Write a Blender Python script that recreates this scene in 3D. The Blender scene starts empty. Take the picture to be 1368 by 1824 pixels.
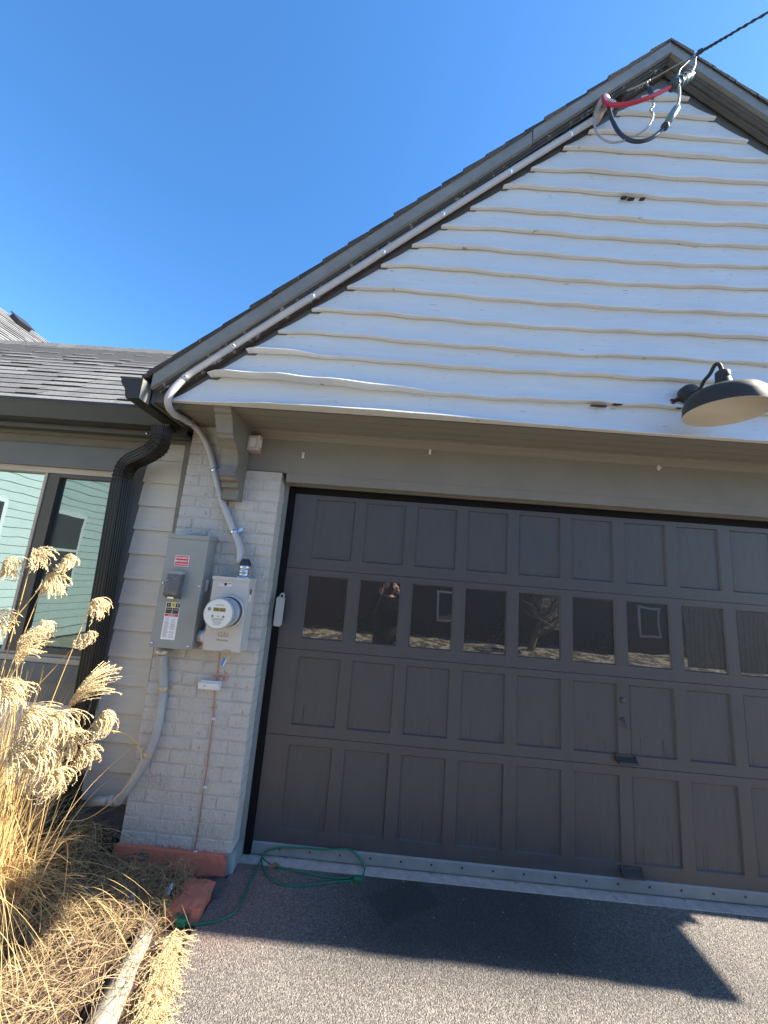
import bpy, math, random
from mathutils import Vector, Matrix
random.seed(7)
R_ = math.radians
scene = bpy.context.scene
COL = scene.collection

# ------------------------------------------------------------------ camera
CAM = Vector((0.557919, -2.622498, 1.676634))
PITCH, ROLL, YAW, FPX = 0.181368, 0.080878, -0.029731, 675.368
def cam_axes():
    cy, sy = math.cos(YAW), math.sin(YAW)
    f = Vector((sy*math.cos(PITCH), cy*math.cos(PITCH), math.sin(PITCH)))
    r = Vector((cy, -sy, 0)); u = r.cross(f)
    return r*math.cos(ROLL)+u*math.sin(ROLL), -r*math.sin(ROLL)+u*math.cos(ROLL), f
CR, CU, CF = cam_axes()
cd = bpy.data.cameras.new("camera"); cam = bpy.data.objects.new("camera", cd); COL.objects.link(cam)
cam.matrix_world = Matrix(((CR.x, CU.x, -CF.x, CAM.x), (CR.y, CU.y, -CF.y, CAM.y), (CR.z, CU.z, -CF.z, CAM.z), (0, 0, 0, 1)))
cd.sensor_fit = 'VERTICAL'; cd.sensor_height = 24; cd.lens = 24*FPX/1824
cd.clip_start = 0.02; cd.clip_end = 600
scene.camera = cam
def P(px, py, Y):                       # point on the wall-parallel plane Y that the survey pixel sees
    d = CR*(px-684)/FPX + CU*(912-py)/FPX + CF
    return CAM + d*((Y-CAM.y)/d.y)
def G(px, py, Z=0.0):
    d = CR*(px-684)/FPX + CU*(912-py)/FPX + CF
    return CAM + d*((Z-CAM.z)/d.z)

# ------------------------------------------------------------------ world, sun
ELEV = R_(39.1)
sun_dir = Vector((math.cos(ELEV), -0.024*math.sin(ELEV), math.sin(ELEV))).normalized()
w = bpy.data.worlds.new("World"); scene.world = w; w.use_nodes = True
nt = w.node_tree; bg = nt.nodes['Background']
sky = nt.nodes.new('ShaderNodeTexSky'); sky.sky_type = 'NISHITA'; sky.sun_disc = False
sky.sun_elevation = ELEV; sky.sun_rotation = math.atan2(sun_dir.x, sun_dir.y)
sky.air_density = 1.0; sky.dust_density = 0.2; sky.ozone_density = 4.0
hsv = nt.nodes.new('ShaderNodeHueSaturation'); hsv.inputs['Saturation'].default_value = 1.2; hsv.inputs['Value'].default_value = 1.22
nt.links.new(sky.outputs[0], hsv.inputs['Color']); nt.links.new(hsv.outputs[0], bg.inputs[0]); bg.inputs[1].default_value = 0.085
sl = bpy.data.lights.new("sun", 'SUN'); sl.energy = 5.0; sl.angle = R_(0.53); sl.color = (1.0, 0.93, 0.80)
so = bpy.data.objects.new("sun", sl); COL.objects.link(so)
so.rotation_euler = sun_dir.to_track_quat('Z', 'Y').to_euler(); so.location = (8, -1, 8)
scene.view_settings.view_transform = 'Standard'; scene.view_settings.look = 'None'
scene.view_settings.exposure = 1.8; scene.view_settings.gamma = 1

# ------------------------------------------------------------------ materials
def mat(name, col, rough=0.6, var=0.12, scale=6.0, bump=0.0, bscale=60.0, metal=0.0, stretch=(1, 1, 1), spec=0.5,
        spots=None, spot_scale=25.0, spot_thr=0.62, attr=None, dist=0.004, vor=0.0, vscale=100.0, stretch2=None):
    m = bpy.data.materials.new(name); m.use_nodes = True
    n = m.node_tree.nodes; l = m.node_tree.links; b = n['Principled BSDF']
    b.inputs['Roughness'].default_value = rough; b.inputs['Metallic'].default_value = metal
    b.inputs['Specular IOR Level'].default_value = spec
    tc = n.new('ShaderNodeTexCoord'); mp = n.new('ShaderNodeMapping'); mp.inputs['Scale'].default_value = stretch
    l.new(tc.outputs['Object'], mp.inputs['Vector'])
    no = n.new('ShaderNodeTexNoise'); no.inputs['Scale'].default_value = scale; no.inputs['Detail'].default_value = 8
    no.inputs['Roughness'].default_value = 0.65
    l.new(mp.outputs[0], no.inputs['Vector'])
    mr = n.new('ShaderNodeMapRange'); mr.inputs['From Min'].default_value = 0.3; mr.inputs['From Max'].default_value = 0.7
    mr.inputs['To Min'].default_value = 1-var; mr.inputs['To Max'].default_value = 1+var
    l.new(no.outputs['Fac'], mr.inputs['Value'])
    mx = n.new('ShaderNodeMix'); mx.data_type = 'RGBA'; mx.blend_type = 'MULTIPLY'; mx.inputs[0].default_value = 1
    mx.inputs[6].default_value = (*col, 1)
    l.new(mr.outputs[0], mx.inputs[7]); out = mx.outputs[2]
    if attr:
        at = n.new('ShaderNodeAttribute'); at.attribute_name = attr
        m2 = n.new('ShaderNodeMix'); m2.data_type = 'RGBA'; m2.blend_type = 'MULTIPLY'; m2.inputs[0].default_value = 1
        l.new(out, m2.inputs[6]); l.new(at.outputs['Color'], m2.inputs[7]); out = m2.outputs[2]
    if spots:
        n2 = n.new('ShaderNodeTexNoise'); n2.inputs['Scale'].default_value = spot_scale; n2.inputs['Detail'].default_value = 6
        mp2 = n.new('ShaderNodeMapping'); mp2.inputs['Scale'].default_value = stretch2 or stretch
        l.new(tc.outputs['Object'], mp2.inputs['Vector']); l.new(mp2.outputs[0], n2.inputs['Vector'])
        r2 = n.new('ShaderNodeMapRange'); r2.inputs['From Min'].default_value = spot_thr; r2.inputs['From Max'].default_value = spot_thr+0.03
        l.new(n2.outputs['Fac'], r2.inputs['Value'])
        m3 = n.new('ShaderNodeMix'); m3.data_type = 'RGBA'; m3.inputs[7].default_value = (*spots, 1)
        l.new(r2.outputs[0], m3.inputs[0]); l.new(out, m3.inputs[6]); out = m3.outputs[2]
    l.new(out, b.inputs['Base Color'])
    if bump:
        nb = n.new('ShaderNodeTexNoise'); nb.inputs['Scale'].default_value = bscale; nb.inputs['Detail'].default_value = 6
        l.new(mp.outputs[0], nb.inputs['Vector'])
        bp = n.new('ShaderNodeBump'); bp.inputs['Strength'].default_value = bump; bp.inputs['Distance'].default_value = dist
        l.new(nb.outputs['Fac'], bp.inputs['Height']); l.new(bp.outputs[0], b.inputs['Normal'])
    m['nodes_out'] = 1
    return m

WHITE = mat('white_siding_paint', (.60, .61, .615), .55, .05, 3, .35, 9, stretch=(1, 1, 7), spots=(.27, .25, .22), spot_scale=11, spot_thr=.685, stretch2=(1, 1, 10))
SOFF = mat('soffit_paint', (.19, .175, .145), .7, .10, 5, .5, 14, stretch=(.4, 12, 6))
HEAD = mat('header_paint', (.19, .175, .15), .7, .08, 5, .15, 50)
TRIM = mat('rake_trim_paint', (.10, .10, .095), .5, .15, 8, .25, 40, stretch=(1, 1, 1))
FASC = mat('fascia_paint', (.19, .187, .172), .5, .14, 9, .2, 50)
PEEL = mat('peeling_molding_paint', (.062, .058, .052), .6, .2, 8, .4, 40, spots=(.30, .28, .25), spot_scale=30, spot_thr=.60)
ROT = mat('rotten_wood', (.06, .028, .016), .9, .5, 30, .8, 60)
BRICK = mat('painted_brick', (.45, .43, .395), .85, .09, 4, 1.0, 48, spots=(.30, .265, .22), spot_scale=48, spot_thr=.655, dist=.009, stretch=(1.5, 1.5, .75))
def stain(m, pts, col):
    n = m.node_tree.nodes; l = m.node_tree.links; b = n['Principled BSDF']; cur = b.inputs['Base Color'].links[0].from_socket
    tc = n.new('ShaderNodeTexCoord'); no = n.new('ShaderNodeTexNoise'); no.inputs['Scale'].default_value = 55; no.inputs['Detail'].default_value = 5; l.new(tc.outputs['Object'], no.inputs['Vector'])
    for (x, z, rx, rz, amt) in pts:
        sub = n.new('ShaderNodeVectorMath'); sub.operation = 'SUBTRACT'; sub.inputs[1].default_value = (x-2.2, 0, z); l.new(tc.outputs['Object'], sub.inputs[0])
        ml = n.new('ShaderNodeVectorMath'); ml.operation = 'MULTIPLY'; ml.inputs[1].default_value = (1/rx, 0, 1/rz); l.new(sub.outputs[0], ml.inputs[0])
        le = n.new('ShaderNodeVectorMath'); le.operation = 'LENGTH'; l.new(ml.outputs[0], le.inputs[0])
        mr = n.new('ShaderNodeMapRange'); mr.inputs['From Min'].default_value = .2; mr.inputs['From Max'].default_value = 1; mr.inputs['To Min'].default_value = amt; mr.inputs['To Max'].default_value = 0; l.new(le.outputs['Value'], mr.inputs['Value'])
        nm = n.new('ShaderNodeMapRange'); nm.inputs['From Min'].default_value = .35; nm.inputs['From Max'].default_value = .6; l.new(no.outputs['Fac'], nm.inputs['Value'])
        mu = n.new('ShaderNodeMath'); mu.operation = 'MULTIPLY'; l.new(mr.outputs[0], mu.inputs[0]); l.new(nm.outputs[0], mu.inputs[1])
        mx = n.new('ShaderNodeMix'); mx.data_type = 'RGBA'; mx.inputs[7].default_value = (*col, 1); l.new(mu.outputs[0], mx.inputs[0]); l.new(cur, mx.inputs[6]); cur = mx.outputs[2]
    l.new(cur, b.inputs['Base Color'])
stain(BRICK, [(-.440, 1.025, .075, .035, .9), (-.405, 1.03, .03, .05, .6), (-.455, .845, .06, .006, .8), (-.46, .60, .06, .006, .7), (-.415, .44, .035, .03, .4), (-.55, .09, .5, .02, .8)], (.34, .07, .045))
stain(BRICK, [(-.72, .42, .12, .05, .5), (-.80, .15, .2, .12, .35), (-.35, .20, .2, .10, .3)], (.20, .18, .14))
MORTAR = mat('painted_mortar', (.42, .39, .35), .85, .15, 9, 1.0, 60)
REDP = mat('red_painted_concrete', (.55, .165, .10), .85, .2, 12, .6, 60, spots=(.16, .12, .11), spot_scale=14, spot_thr=.62)
SIDE = mat('beige_siding_paint', (.54, .495, .415), .6, .05, 4, .3, 11, stretch=(1, 1, 8))
TRIMG = mat('grey_window_trim', (.115, .12, .115), .55, .06, 6, .15, 40)
JAMB = mat('jamb_paint', (.20, .22, .21), .55, .08, 6, .15, 30)
DOOR = mat('garage_door_paint', (.066, .062, .064), .42, .08, 5, .2, 16, stretch=(7, 7, 1))
DOOR2 = mat('garage_door_panel_paint', (.063, .060, .062), .45, .09, 4, .3, 18, stretch=(9, 9, 1), spots=(.045, .04, .04), spot_scale=9, spot_thr=.70)
BLACKR = mat('black_rubber', (.006, .006, .007), .7, .2, 20, spec=.15)
DARKM = mat('dark_metal_paint', (.035, .034, .033), .35, .1, 10)
GUTTER = mat('dark_gutter_metal', (.030, .028, .022), .4, .1, 6, .05, 20, spec=.35)
GUTIN = mat('gutter_fascia_metal', (.16, .16, .145), .45, .15, 8, .1, 30)
SPOUT = mat('downspout_metal', (.010, .008, .006), .34, .12, 8, .05, 20, spec=.32)
SHING = mat('asphalt_shingle', (.175, .172, .17), .9, .34, 60, .9, 220, attr='tint', dist=.004)
SHEDGE = mat('shingle_edge', (.035, .034, .036), .9, .3, 30, .6, 90)
FRAME = mat('tan_window_frame', (.42, .35, .27), .5, .06, 6)
SASH = mat('bronze_sash', (.045, .038, .033), .45, .1, 6)
SEAL = mat('grey_bottom_seal', (.20, .205, .20), .55, .12, 10, .2, 40)
PVC = mat('grey_conduit_plastic', (.42, .41, .42), .42, .07, 12)
PVC2 = mat('weathered_grey_conduit', (.36, .36, .35), .6, .12, 10, .15, 80)
ZINC = mat('galvanised_metal', (.60, .62, .65), .25, .15, 30, metal=.9)
BOXD = mat('disconnect_box_paint', (.26, .27, .255), .42, .05, 8, .04, 30)
BOXM = mat('meter_box_paint', (.50, .47, .43), .42, .05, 8, .04, 30)
DIAL = mat('meter_dial', (.72, .69, .62), .35, .04, 20)
PLGREY = mat('meter_barrel_plastic', (.36, .39, .42), .2, .05, 10)
STWHITE = mat('sticker_white', (.78, .76, .76), .5, .03, 20)
STRED = mat('sticker_red', (.62, .02, .03), .5, .05, 20)
STBLK = mat('print_black', (.03, .03, .03), .6, .1, 20)
STYEL = mat('sticker_yellow', (.65, .50, .04), .5, .05, 20)
LCD = mat('display_olive', (.20, .15, .04), .3, .1, 40)
SMOKE = mat('smoked_plastic', (.12, .115, .12), .15, .2, 20, spots=(.3, .25, .15), spot_scale=60, spot_thr=.62)
COPPER = mat('copper_wire', (.42, .17, .09), .45, .2, 40, metal=.4)
WPL = mat('white_plastic', (.62, .61, .60), .45, .06, 12)
BLUE = mat('blue_tag', (.06, .22, .55), .4, .1, 20)
BLKINS = mat('black_cable_jacket', (.02, .024, .03), .4, .1, 20)
REDINS = mat('red_cable_jacket', (.45, .02, .04), .4, .1, 20)
ALU = mat('bare_aluminium', (.36, .35, .34), .55, .25, 60, metal=.4)
STEEL = mat('tan_steel_strand', (.34, .30, .24), .5, .2, 60, metal=.4)
CONN = mat('teal_black_connector', (.025, .06, .07), .35, .3, 40)
LAMPB = mat('lamp_black_paint', (.034, .034, .033), .55, .12, 10, .05, 60, spec=.22)
LAMPB.node_tree.nodes['Principled BSDF'].inputs['Sheen Weight'].default_value = .05; LAMPB.node_tree.nodes['Principled BSDF'].inputs['Sheen Roughness'].default_value = .5
LAMPW = mat('lamp_inner_enamel', (.62, .58, .50), .4, .03, 6)
GREENC = mat('green_cord', (.012, .14, .065), .4, .1, 20)
DGRASS = mat('golden_dry_grass', (.58, .41, .19), .8, .2, 30, attr='tint')
PLUME = mat('golden_seed_plume', (.68, .55, .33), .9, .15, 40, attr='tint')
LITTER = mat('dead_blade', (.37, .29, .165), .85, .2, 30, attr='tint')
LEAF = mat('brown_dry_leaf', (.19, .10, .05), .8, .3, 30)
SOIL = mat('mulch_soil', (.085, .050, .032), .95, .5, 25, 1, 60, dist=.02)
CONC = mat('pale_concrete', (.29, .26, .215), .9, .15, 30, .8, 120, dist=.004, spots=(.26, .23, .19), spot_scale=60, spot_thr=.6)
APRON = mat('apron_concrete', (.44, .36, .32), .9, .2, 18, .8, 140, dist=.005, spots=(.22, .18, .17), spot_scale=22, spot_thr=.66)
ROCK = mat('dark_stone', (.08, .075, .07), .9, .4, 14, 1, 30, dist=.02)
LAWN = mat('winter_lawn', (.32, .28, .20), .95, .4, 3, 1, 40, dist=.03)
GRAV = mat('pale_gravel', (.36, .31, .23), .95, .6, 5, 1, 9, dist=.25, spots=(.10, .08, .06), spot_scale=3.2, spot_thr=.48, stretch2=(1, .5, 1))
NSIDE = mat('neighbour_white_siding', (.42, .47, .45), .6, .05, 4)
NBRICK = mat('neighbour_brown_brick', (.055, .026, .019), .85, .3, 14, .6, 40)
NROOF = mat('neighbour_roof', (.10, .095, .09), .9, .3, 30)
SHRUB = mat('evergreen_leaf', (.035, .055, .025), .6, .4, 5)
FENCE = mat('weathered_fence_wood', (.16, .12, .09), .85, .25, 8, .5, 20, stretch=(6, 6, 1))
SKIN = mat('skin', (.55, .32, .23), .5, .06, 20)
COAT = mat('black_coat_cloth', (.012, .012, .014), .85, .2, 20, .4, 120)
PANTS = mat('dark_denim', (.03, .035, .05), .9, .2, 30)
HAIR = mat('brown_hair', (.08, .045, .03), .6, .2, 60)
SHOE = mat('shoe_leather', (.05, .04, .035), .5, .2, 20)
PINK = mat('pink_knit_hat', (.50, .22, .20), .9, .15, 40)

# glass: dark double glazing that mirrors the yard
def glass(name, body, tint, fac):
    m = bpy.data.materials.new(name); m.use_nodes = True; n = m.node_tree.nodes; l = m.node_tree.links
    b = n['Principled BSDF']; b.inputs['Base Color'].default_value = (*body, 1); b.inputs['Roughness'].default_value = .5
    g = n.new('ShaderNodeBsdfGlossy'); g.inputs['Color'].default_value = (*tint, 1); g.inputs['Roughness'].default_value = .012
    tc = n.new('ShaderNodeTexCoord'); no = n.new('ShaderNodeTexNoise'); no.inputs['Scale'].default_value = 3.5; no.inputs['Detail'].default_value = 1
    l.new(tc.outputs['Object'], no.inputs['Vector'])
    bp = n.new('ShaderNodeBump'); bp.inputs['Strength'].default_value = .25; bp.inputs['Distance'].default_value = .004
    l.new(no.outputs['Fac'], bp.inputs['Height']); l.new(bp.outputs[0], g.inputs['Normal'])
    # dust specks
    n2 = n.new('ShaderNodeTexNoise'); n2.inputs['Scale'].default_value = 160; n2.inputs['Detail'].default_value = 3
    l.new(tc.outputs['Object'], n2.inputs['Vector'])
    r = n.new('ShaderNodeMapRange'); r.inputs['From Min'].default_value = .70; r.inputs['From Max'].default_value = .78
    r.inputs['To Max'].default_value = .5
    l.new(n2.outputs['Fac'], r.inputs['Value'])
    d = n.new('ShaderNodeBsdfDiffuse'); d.inputs['Color'].default_value = (.35, .34, .32, 1)
    mx = n.new('ShaderNodeMixShader'); mx.inputs[0].default_value = fac
    l.new(b.outputs[0], mx.inputs[1]); l.new(g.outputs[0], mx.inputs[2])
    m2 = n.new('ShaderNodeMixShader'); l.new(r.outputs[0], m2.inputs[0]); l.new(mx.outputs[0], m2.inputs[1]); l.new(d.outputs[0], m2.inputs[2])
    l.new(m2.outputs[0], n['Material Output'].inputs[0])
    return m
GLASSD = glass('garage_window_glass', (.006, .006, .007), (.9, .9, .9), .17)
GLASSW = glass('house_window_glass', (.02, .035, .032), (.64, .82, .84), .38)
GLASSS = glass('screened_window_glass', (.02, .03, .03), (.52, .72, .72), .20)

# driveway: dark asphalt with pale worn aggregate, a red overspray area, a darker diamond patch and shade painted in by the door
def asphalt():
    m = bpy.data.materials.new('driveway_asphalt'); m.use_nodes = True; n = m.node_tree.nodes; l = m.node_tree.links
    b = n['Principled BSDF']; b.inputs['Roughness'].default_value = .85
    tc = n.new('ShaderNodeTexCoord'); O = tc.outputs['Object']
    v = n.new('ShaderNodeTexVoronoi'); v.inputs['Scale'].default_value = 185; l.new(O, v.inputs['Vector'])
    no = n.new('ShaderNodeTexNoise'); no.inputs['Scale'].default_value = 95; no.inputs['Detail'].default_value = 7; l.new(O, no.inputs['Vector'])
    big = n.new('ShaderNodeTexNoise'); big.inputs['Scale'].default_value = 1.6; big.inputs['Detail'].default_value = 5; l.new(O, big.inputs['Vector'])
    cr = n.new('ShaderNodeValToRGB'); e = cr.color_ramp.elements
    e[0].position = .0; e[0].color = (.062, .055, .054, 1); e[1].position = 1; e[1].color = (.42, .37, .315, 1)
    a = cr.color_ramp.elements.new(.38); a.color = (.130, .114, .102, 1); a = cr.color_ramp.elements.new(.62); a.color = (.225, .197, .172, 1)
    sep = n.new('ShaderNodeSeparateColor'); l.new(v.outputs['Color'], sep.inputs[0])
    mixf = n.new('ShaderNodeMath'); mixf.operation = 'MULTIPLY_ADD'; mixf.inputs[1].default_value = .55
    l.new(sep.outputs[0], mixf.inputs[0])
    m1 = n.new('ShaderNodeMath'); m1.operation = 'MULTIPLY'; m1.inputs[1].default_value = .5; l.new(no.outputs['Fac'], m1.inputs[0])
    l.new(m1.outputs[0], mixf.inputs[2]); l.new(mixf.outputs[0], cr.inputs[0])
    # shade factor: the shadow strip before the door is mixed into the colour
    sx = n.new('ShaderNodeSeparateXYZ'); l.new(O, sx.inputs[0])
    shade_x = n.new('ShaderNodeMapRange'); shade_x.inputs['From Min'].default_value = -.1; shade_x.inputs['From Max'].default_value = .8; shade_x.interpolation_type = 'SMOOTHSTEP'
    l.new(sx.outputs['X'], shade_x.inputs['Value'])
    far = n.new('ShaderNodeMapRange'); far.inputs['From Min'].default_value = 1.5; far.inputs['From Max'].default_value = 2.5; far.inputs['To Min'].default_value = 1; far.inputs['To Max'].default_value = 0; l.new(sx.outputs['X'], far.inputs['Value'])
    sf = n.new('ShaderNodeMath'); sf.operation = 'MULTIPLY'; l.new(shade_x.outputs[0], sf.inputs[0]); l.new(far.outputs[0], sf.inputs[1])
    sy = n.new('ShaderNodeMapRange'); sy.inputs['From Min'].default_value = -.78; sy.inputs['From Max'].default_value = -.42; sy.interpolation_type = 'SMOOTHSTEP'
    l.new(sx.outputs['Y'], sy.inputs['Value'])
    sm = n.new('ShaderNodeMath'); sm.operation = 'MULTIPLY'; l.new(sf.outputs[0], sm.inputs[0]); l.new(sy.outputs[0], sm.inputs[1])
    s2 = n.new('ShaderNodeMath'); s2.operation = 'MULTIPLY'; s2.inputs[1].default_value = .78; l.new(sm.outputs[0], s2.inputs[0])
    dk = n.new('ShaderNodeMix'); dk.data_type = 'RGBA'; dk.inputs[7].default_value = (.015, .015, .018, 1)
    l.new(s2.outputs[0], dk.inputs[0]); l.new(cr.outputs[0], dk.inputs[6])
    # darker patch (rotated square)
    def absdist(cx, cy, ca, sa, half):
        sub = n.new('ShaderNodeVectorMath'); sub.operation = 'SUBTRACT'; sub.inputs[1].default_value = (cx, cy, 0); l.new(O, sub.inputs[0])
        dt = n.new('ShaderNodeVectorMath'); dt.operation = 'DOT_PRODUCT'; dt.inputs[1].default_value = (ca, sa, 0); l.new(sub.outputs[0], dt.inputs[0])
        ab = n.new('ShaderNodeMath'); ab.operation = 'ABSOLUTE'; l.new(dt.outputs['Value'], ab.inputs[0])
        mr = n.new('ShaderNodeMapRange'); mr.inputs['From Min'].default_value = half-.01; mr.inputs['From Max'].default_value = half+.01
        mr.inputs['To Min'].default_value = 1; mr.inputs['To Max'].default_value = 0; l.new(ab.outputs[0], mr.inputs['Value']); return mr.outputs[0]
    p1 = absdist(.76, -.23, .50, -.866, .10); p2 = absdist(.76, -.23, .80, .60, .17)
    pm = n.new('ShaderNodeMath'); pm.operation = 'MULTIPLY'; l.new(p1, pm.inputs[0]); l.new(p2, pm.inputs[1])
    pm2 = n.new('ShaderNodeMath'); pm2.operation = 'MULTIPLY'; pm2.inputs[1].default_value = .38; l.new(pm.outputs[0], pm2.inputs[0])
    dk2 = n.new('ShaderNodeMix'); dk2.data_type = 'RGBA'; dk2.inputs[7].default_value = (.012, .012, .015, 1)
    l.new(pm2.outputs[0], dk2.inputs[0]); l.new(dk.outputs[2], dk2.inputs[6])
    # red paint overspray by the pier
    sub = n.new('ShaderNodeVectorMath'); sub.operation = 'DISTANCE'; sub.inputs[1].default_value = (-.14, -.22, 0); l.new(O, sub.inputs[0])
    rr = n.new('ShaderNodeMapRange'); rr.inputs['From Min'].default_value = .08; rr.inputs['From Max'].default_value = .52; rr.inputs['To Min'].default_value = .62; rr.inputs['To Max'].default_value = 0
    l.new(sub.outputs['Value'], rr.inputs['Value'])
    rn = n.new('ShaderNodeMath'); rn.operation = 'MULTIPLY'; l.new(rr.outputs[0], rn.inputs[0]); 
    rmap = n.new('ShaderNodeMapRange'); rmap.inputs['From Min'].default_value = .35; rmap.inputs['From Max'].default_value = .6; l.new(no.outputs['Fac'], rmap.inputs['Value'])
    l.new(rmap.outputs[0], rn.inputs[1])
    rd = n.new('ShaderNodeMix'); rd.data_type = 'RGBA'; rd.inputs[7].default_value = (.30, .10, .08, 1)
    l.new(rn.outputs[0], rd.inputs[0]); l.new(dk2.outputs[2], rd.inputs[6])
    bm = n.new('ShaderNodeMix'); bm.data_type = 'RGBA'; bm.blend_type = 'MULTIPLY'; bm.inputs[0].default_value = .5
    l.new(rd.outputs[2], bm.inputs[6])
    bmr = n.new('ShaderNodeMapRange'); bmr.inputs['To Min'].default_value = .55; bmr.inputs['To Max'].default_value = 1.4; l.new(big.outputs['Fac'], bmr.inputs['Value'])
    l.new(bmr.outputs[0], bm.inputs[7]); l.new(bm.outputs[2], b.inputs['Base Color'])
    # aggregate relief
    ad = n.new('ShaderNodeMath'); ad.operation = 'MULTIPLY_ADD'; ad.inputs[1].default_value = -.8; l.new(v.outputs['Distance'], ad.inputs[0]); l.new(no.outputs['Fac'], ad.inputs[2])
    bp = n.new('ShaderNodeBump'); bp.inputs['Strength'].default_value = 1.0; bp.inputs['Distance'].default_value = .0065
    l.new(ad.outputs[0], bp.inputs['Height']); l.new(bp.outputs[0], b.inputs['Normal'])
    return m
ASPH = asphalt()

# ------------------------------------------------------------------ mesh helpers
class MB:
    def __init__(s): s.v = []; s.f = []; s.t = []; s.m = []; s.sm = []
    def add(s, vs, fs, tint=None, mi=0, smooth=False):
        o = len(s.v); s.v += [Vector(a) for a in vs]
        for f in fs: s.f.append(tuple(i+o for i in f)); s.t.append(tint or (1, 1, 1)); s.m.append(mi); s.sm.append(smooth)
        return s
    def box(s, a, b, tint=None, mi=0):
        x0, y0, z0 = a; x1, y1, z1 = b
        return s.add([(x0, y0, z0), (x1, y0, z0), (x1, y1, z0), (x0, y1, z0), (x0, y0, z1), (x1, y0, z1), (x1, y1, z1), (x0, y1, z1)],
                     [(0, 3, 2, 1), (4, 5, 6, 7), (0, 1, 5, 4), (1, 2, 6, 5), (2, 3, 7, 6), (3, 0, 4, 7)], tint, mi)
    def cbox(s, a, b, c=.004, tint=None, mi=0):        # box with chamfered edges toward -Y and along its rim
        x0, y0, z0 = a; x1, y1, z1 = b
        vs = []
        for (y, k) in ((y1, 0), (y0+c, 0), (y0, c)):
            vs += [(x0+k, y, z0+k), (x1-k, y, z0+k), (x1-k, y, z1-k), (x0+k, y, z1-k)]
        fs = [(0, 1, 2, 3), (11, 10, 9, 8)]
        for r in range(2):
            for i in range(4): j = (i+1) % 4; fs.append((r*4+i, r*4+4+i, r*4+4+j, r*4+j))
        return s.add(vs, fs, tint, mi)
    def prism(s, poly, axis, a, b, tint=None, mi=0, smooth=False):   # poly of 2D points extruded along axis
        n = len(poly)
        def pt(p, t): return {'x': (t, p[0], p[1]), 'y': (p[0], t, p[1]), 'z': (p[0], p[1], t)}[axis]
        vs = [pt(p, a) for p in poly]+[pt(p, b) for p in poly]
        s.add(vs, [(i, (i+1) % n, n+(i+1) % n, n+i) for i in range(n)], tint, mi, smooth)
        o = len(s.v)-2*n
        s.f += [tuple(o+i for i in range(n)), tuple(o+n+i for i in reversed(range(n)))]; s.t += [tint or (1, 1, 1)]*2; s.m += [mi]*2; s.sm += [False]*2
        return s
    def tube(s, pts, r, seg=8, tint=None, mi=0, cap=True, ry=None):
        pts = [Vector(p) for p in pts]; n = len(pts)
        if not hasattr(r, '__len__'): r = [r]*n
        rings = []; up = None
        for i, p in enumerate(pts):
            d = (pts[min(i+1, n-1)]-pts[max(i-1, 0)]);
            if d.length < 1e-9: d = Vector((0, 0, 1))
            d.normalize()
            if up is None:
                up = Vector((0, 0, 1)) if abs(d.z) < .9 else Vector((1, 0, 0))
            a = d.cross(up)
            if a.length < 1e-6: a = d.orthogonal()
            a.normalize(); b_ = a.cross(d).normalized(); up = b_
            rings.append([p+a*(r[i]*math.cos(k*math.tau/seg))+b_*(r[i]*math.sin(k*math.tau/seg)) for k in range(seg)])
        vs = [q for rg in rings for q in rg]; fs = []
        for i in range(n-1):
            for k in range(seg):
                k2 = (k+1) % seg; fs.append((i*seg+k, i*seg+k2, (i+1)*seg+k2, (i+1)*seg+k))
        s.add(vs, fs, tint, mi, True)
        if cap and seg > 2:
            o = len(s.v)-len(vs)
            for f in (tuple(o+k for k in reversed(range(seg))), tuple(o+(n-1)*seg+k for k in range(seg))):
                s.f.append(f); s.t.append(tint or (1, 1, 1)); s.m.append(mi); s.sm.append(False)
        return s
    def lathe(s, prof, c, ax='z', seg=32, mi=0, smooth=True, rot=None):    # prof: (radius, height along axis)
        vs = []
        for r, h in prof:
            for k in range(seg):
                a = k*math.tau/seg; u, v_ = r*math.cos(a), r*math.sin(a)
                q = Vector({'z': (u, v_, h), 'y': (u, h, v_), 'x': (h, u, v_)}[ax])
                if rot: q = rot @ q
                vs.append(q+Vector(c))
        fs = []
        for i in range(len(prof)-1):
            for k in range(seg):
                k2 = (k+1) % seg; fs.append((i*seg+k, i*seg+k2, (i+1)*seg+k2, (i+1)*seg+k))
        s.add(vs, fs, None, mi, smooth)
        o = len(s.v)-len(vs); n = len(prof)
        for f in (tuple(o+k for k in reversed(range(seg))), tuple(o+(n-1)*seg+k for k in range(seg))):
            s.f.append(f); s.t.append((1, 1, 1)); s.m.append(mi); s.sm.append(False)
        return s
    def ribbon(s, pts, w_, side, tint=None):
        pts = [Vector(p) for p in pts]; n = len(pts); vs = []
        for i, p in enumerate(pts):
            ww = w_*(1-(i/(n-1))**2*.85)*.5; vs += [p-side*ww, p+side*ww]
        return s.add(vs, [(2*i, 2*i+1, 2*i+3, 2*i+2) for i in range(n-1)], tint, 0, True)
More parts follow.
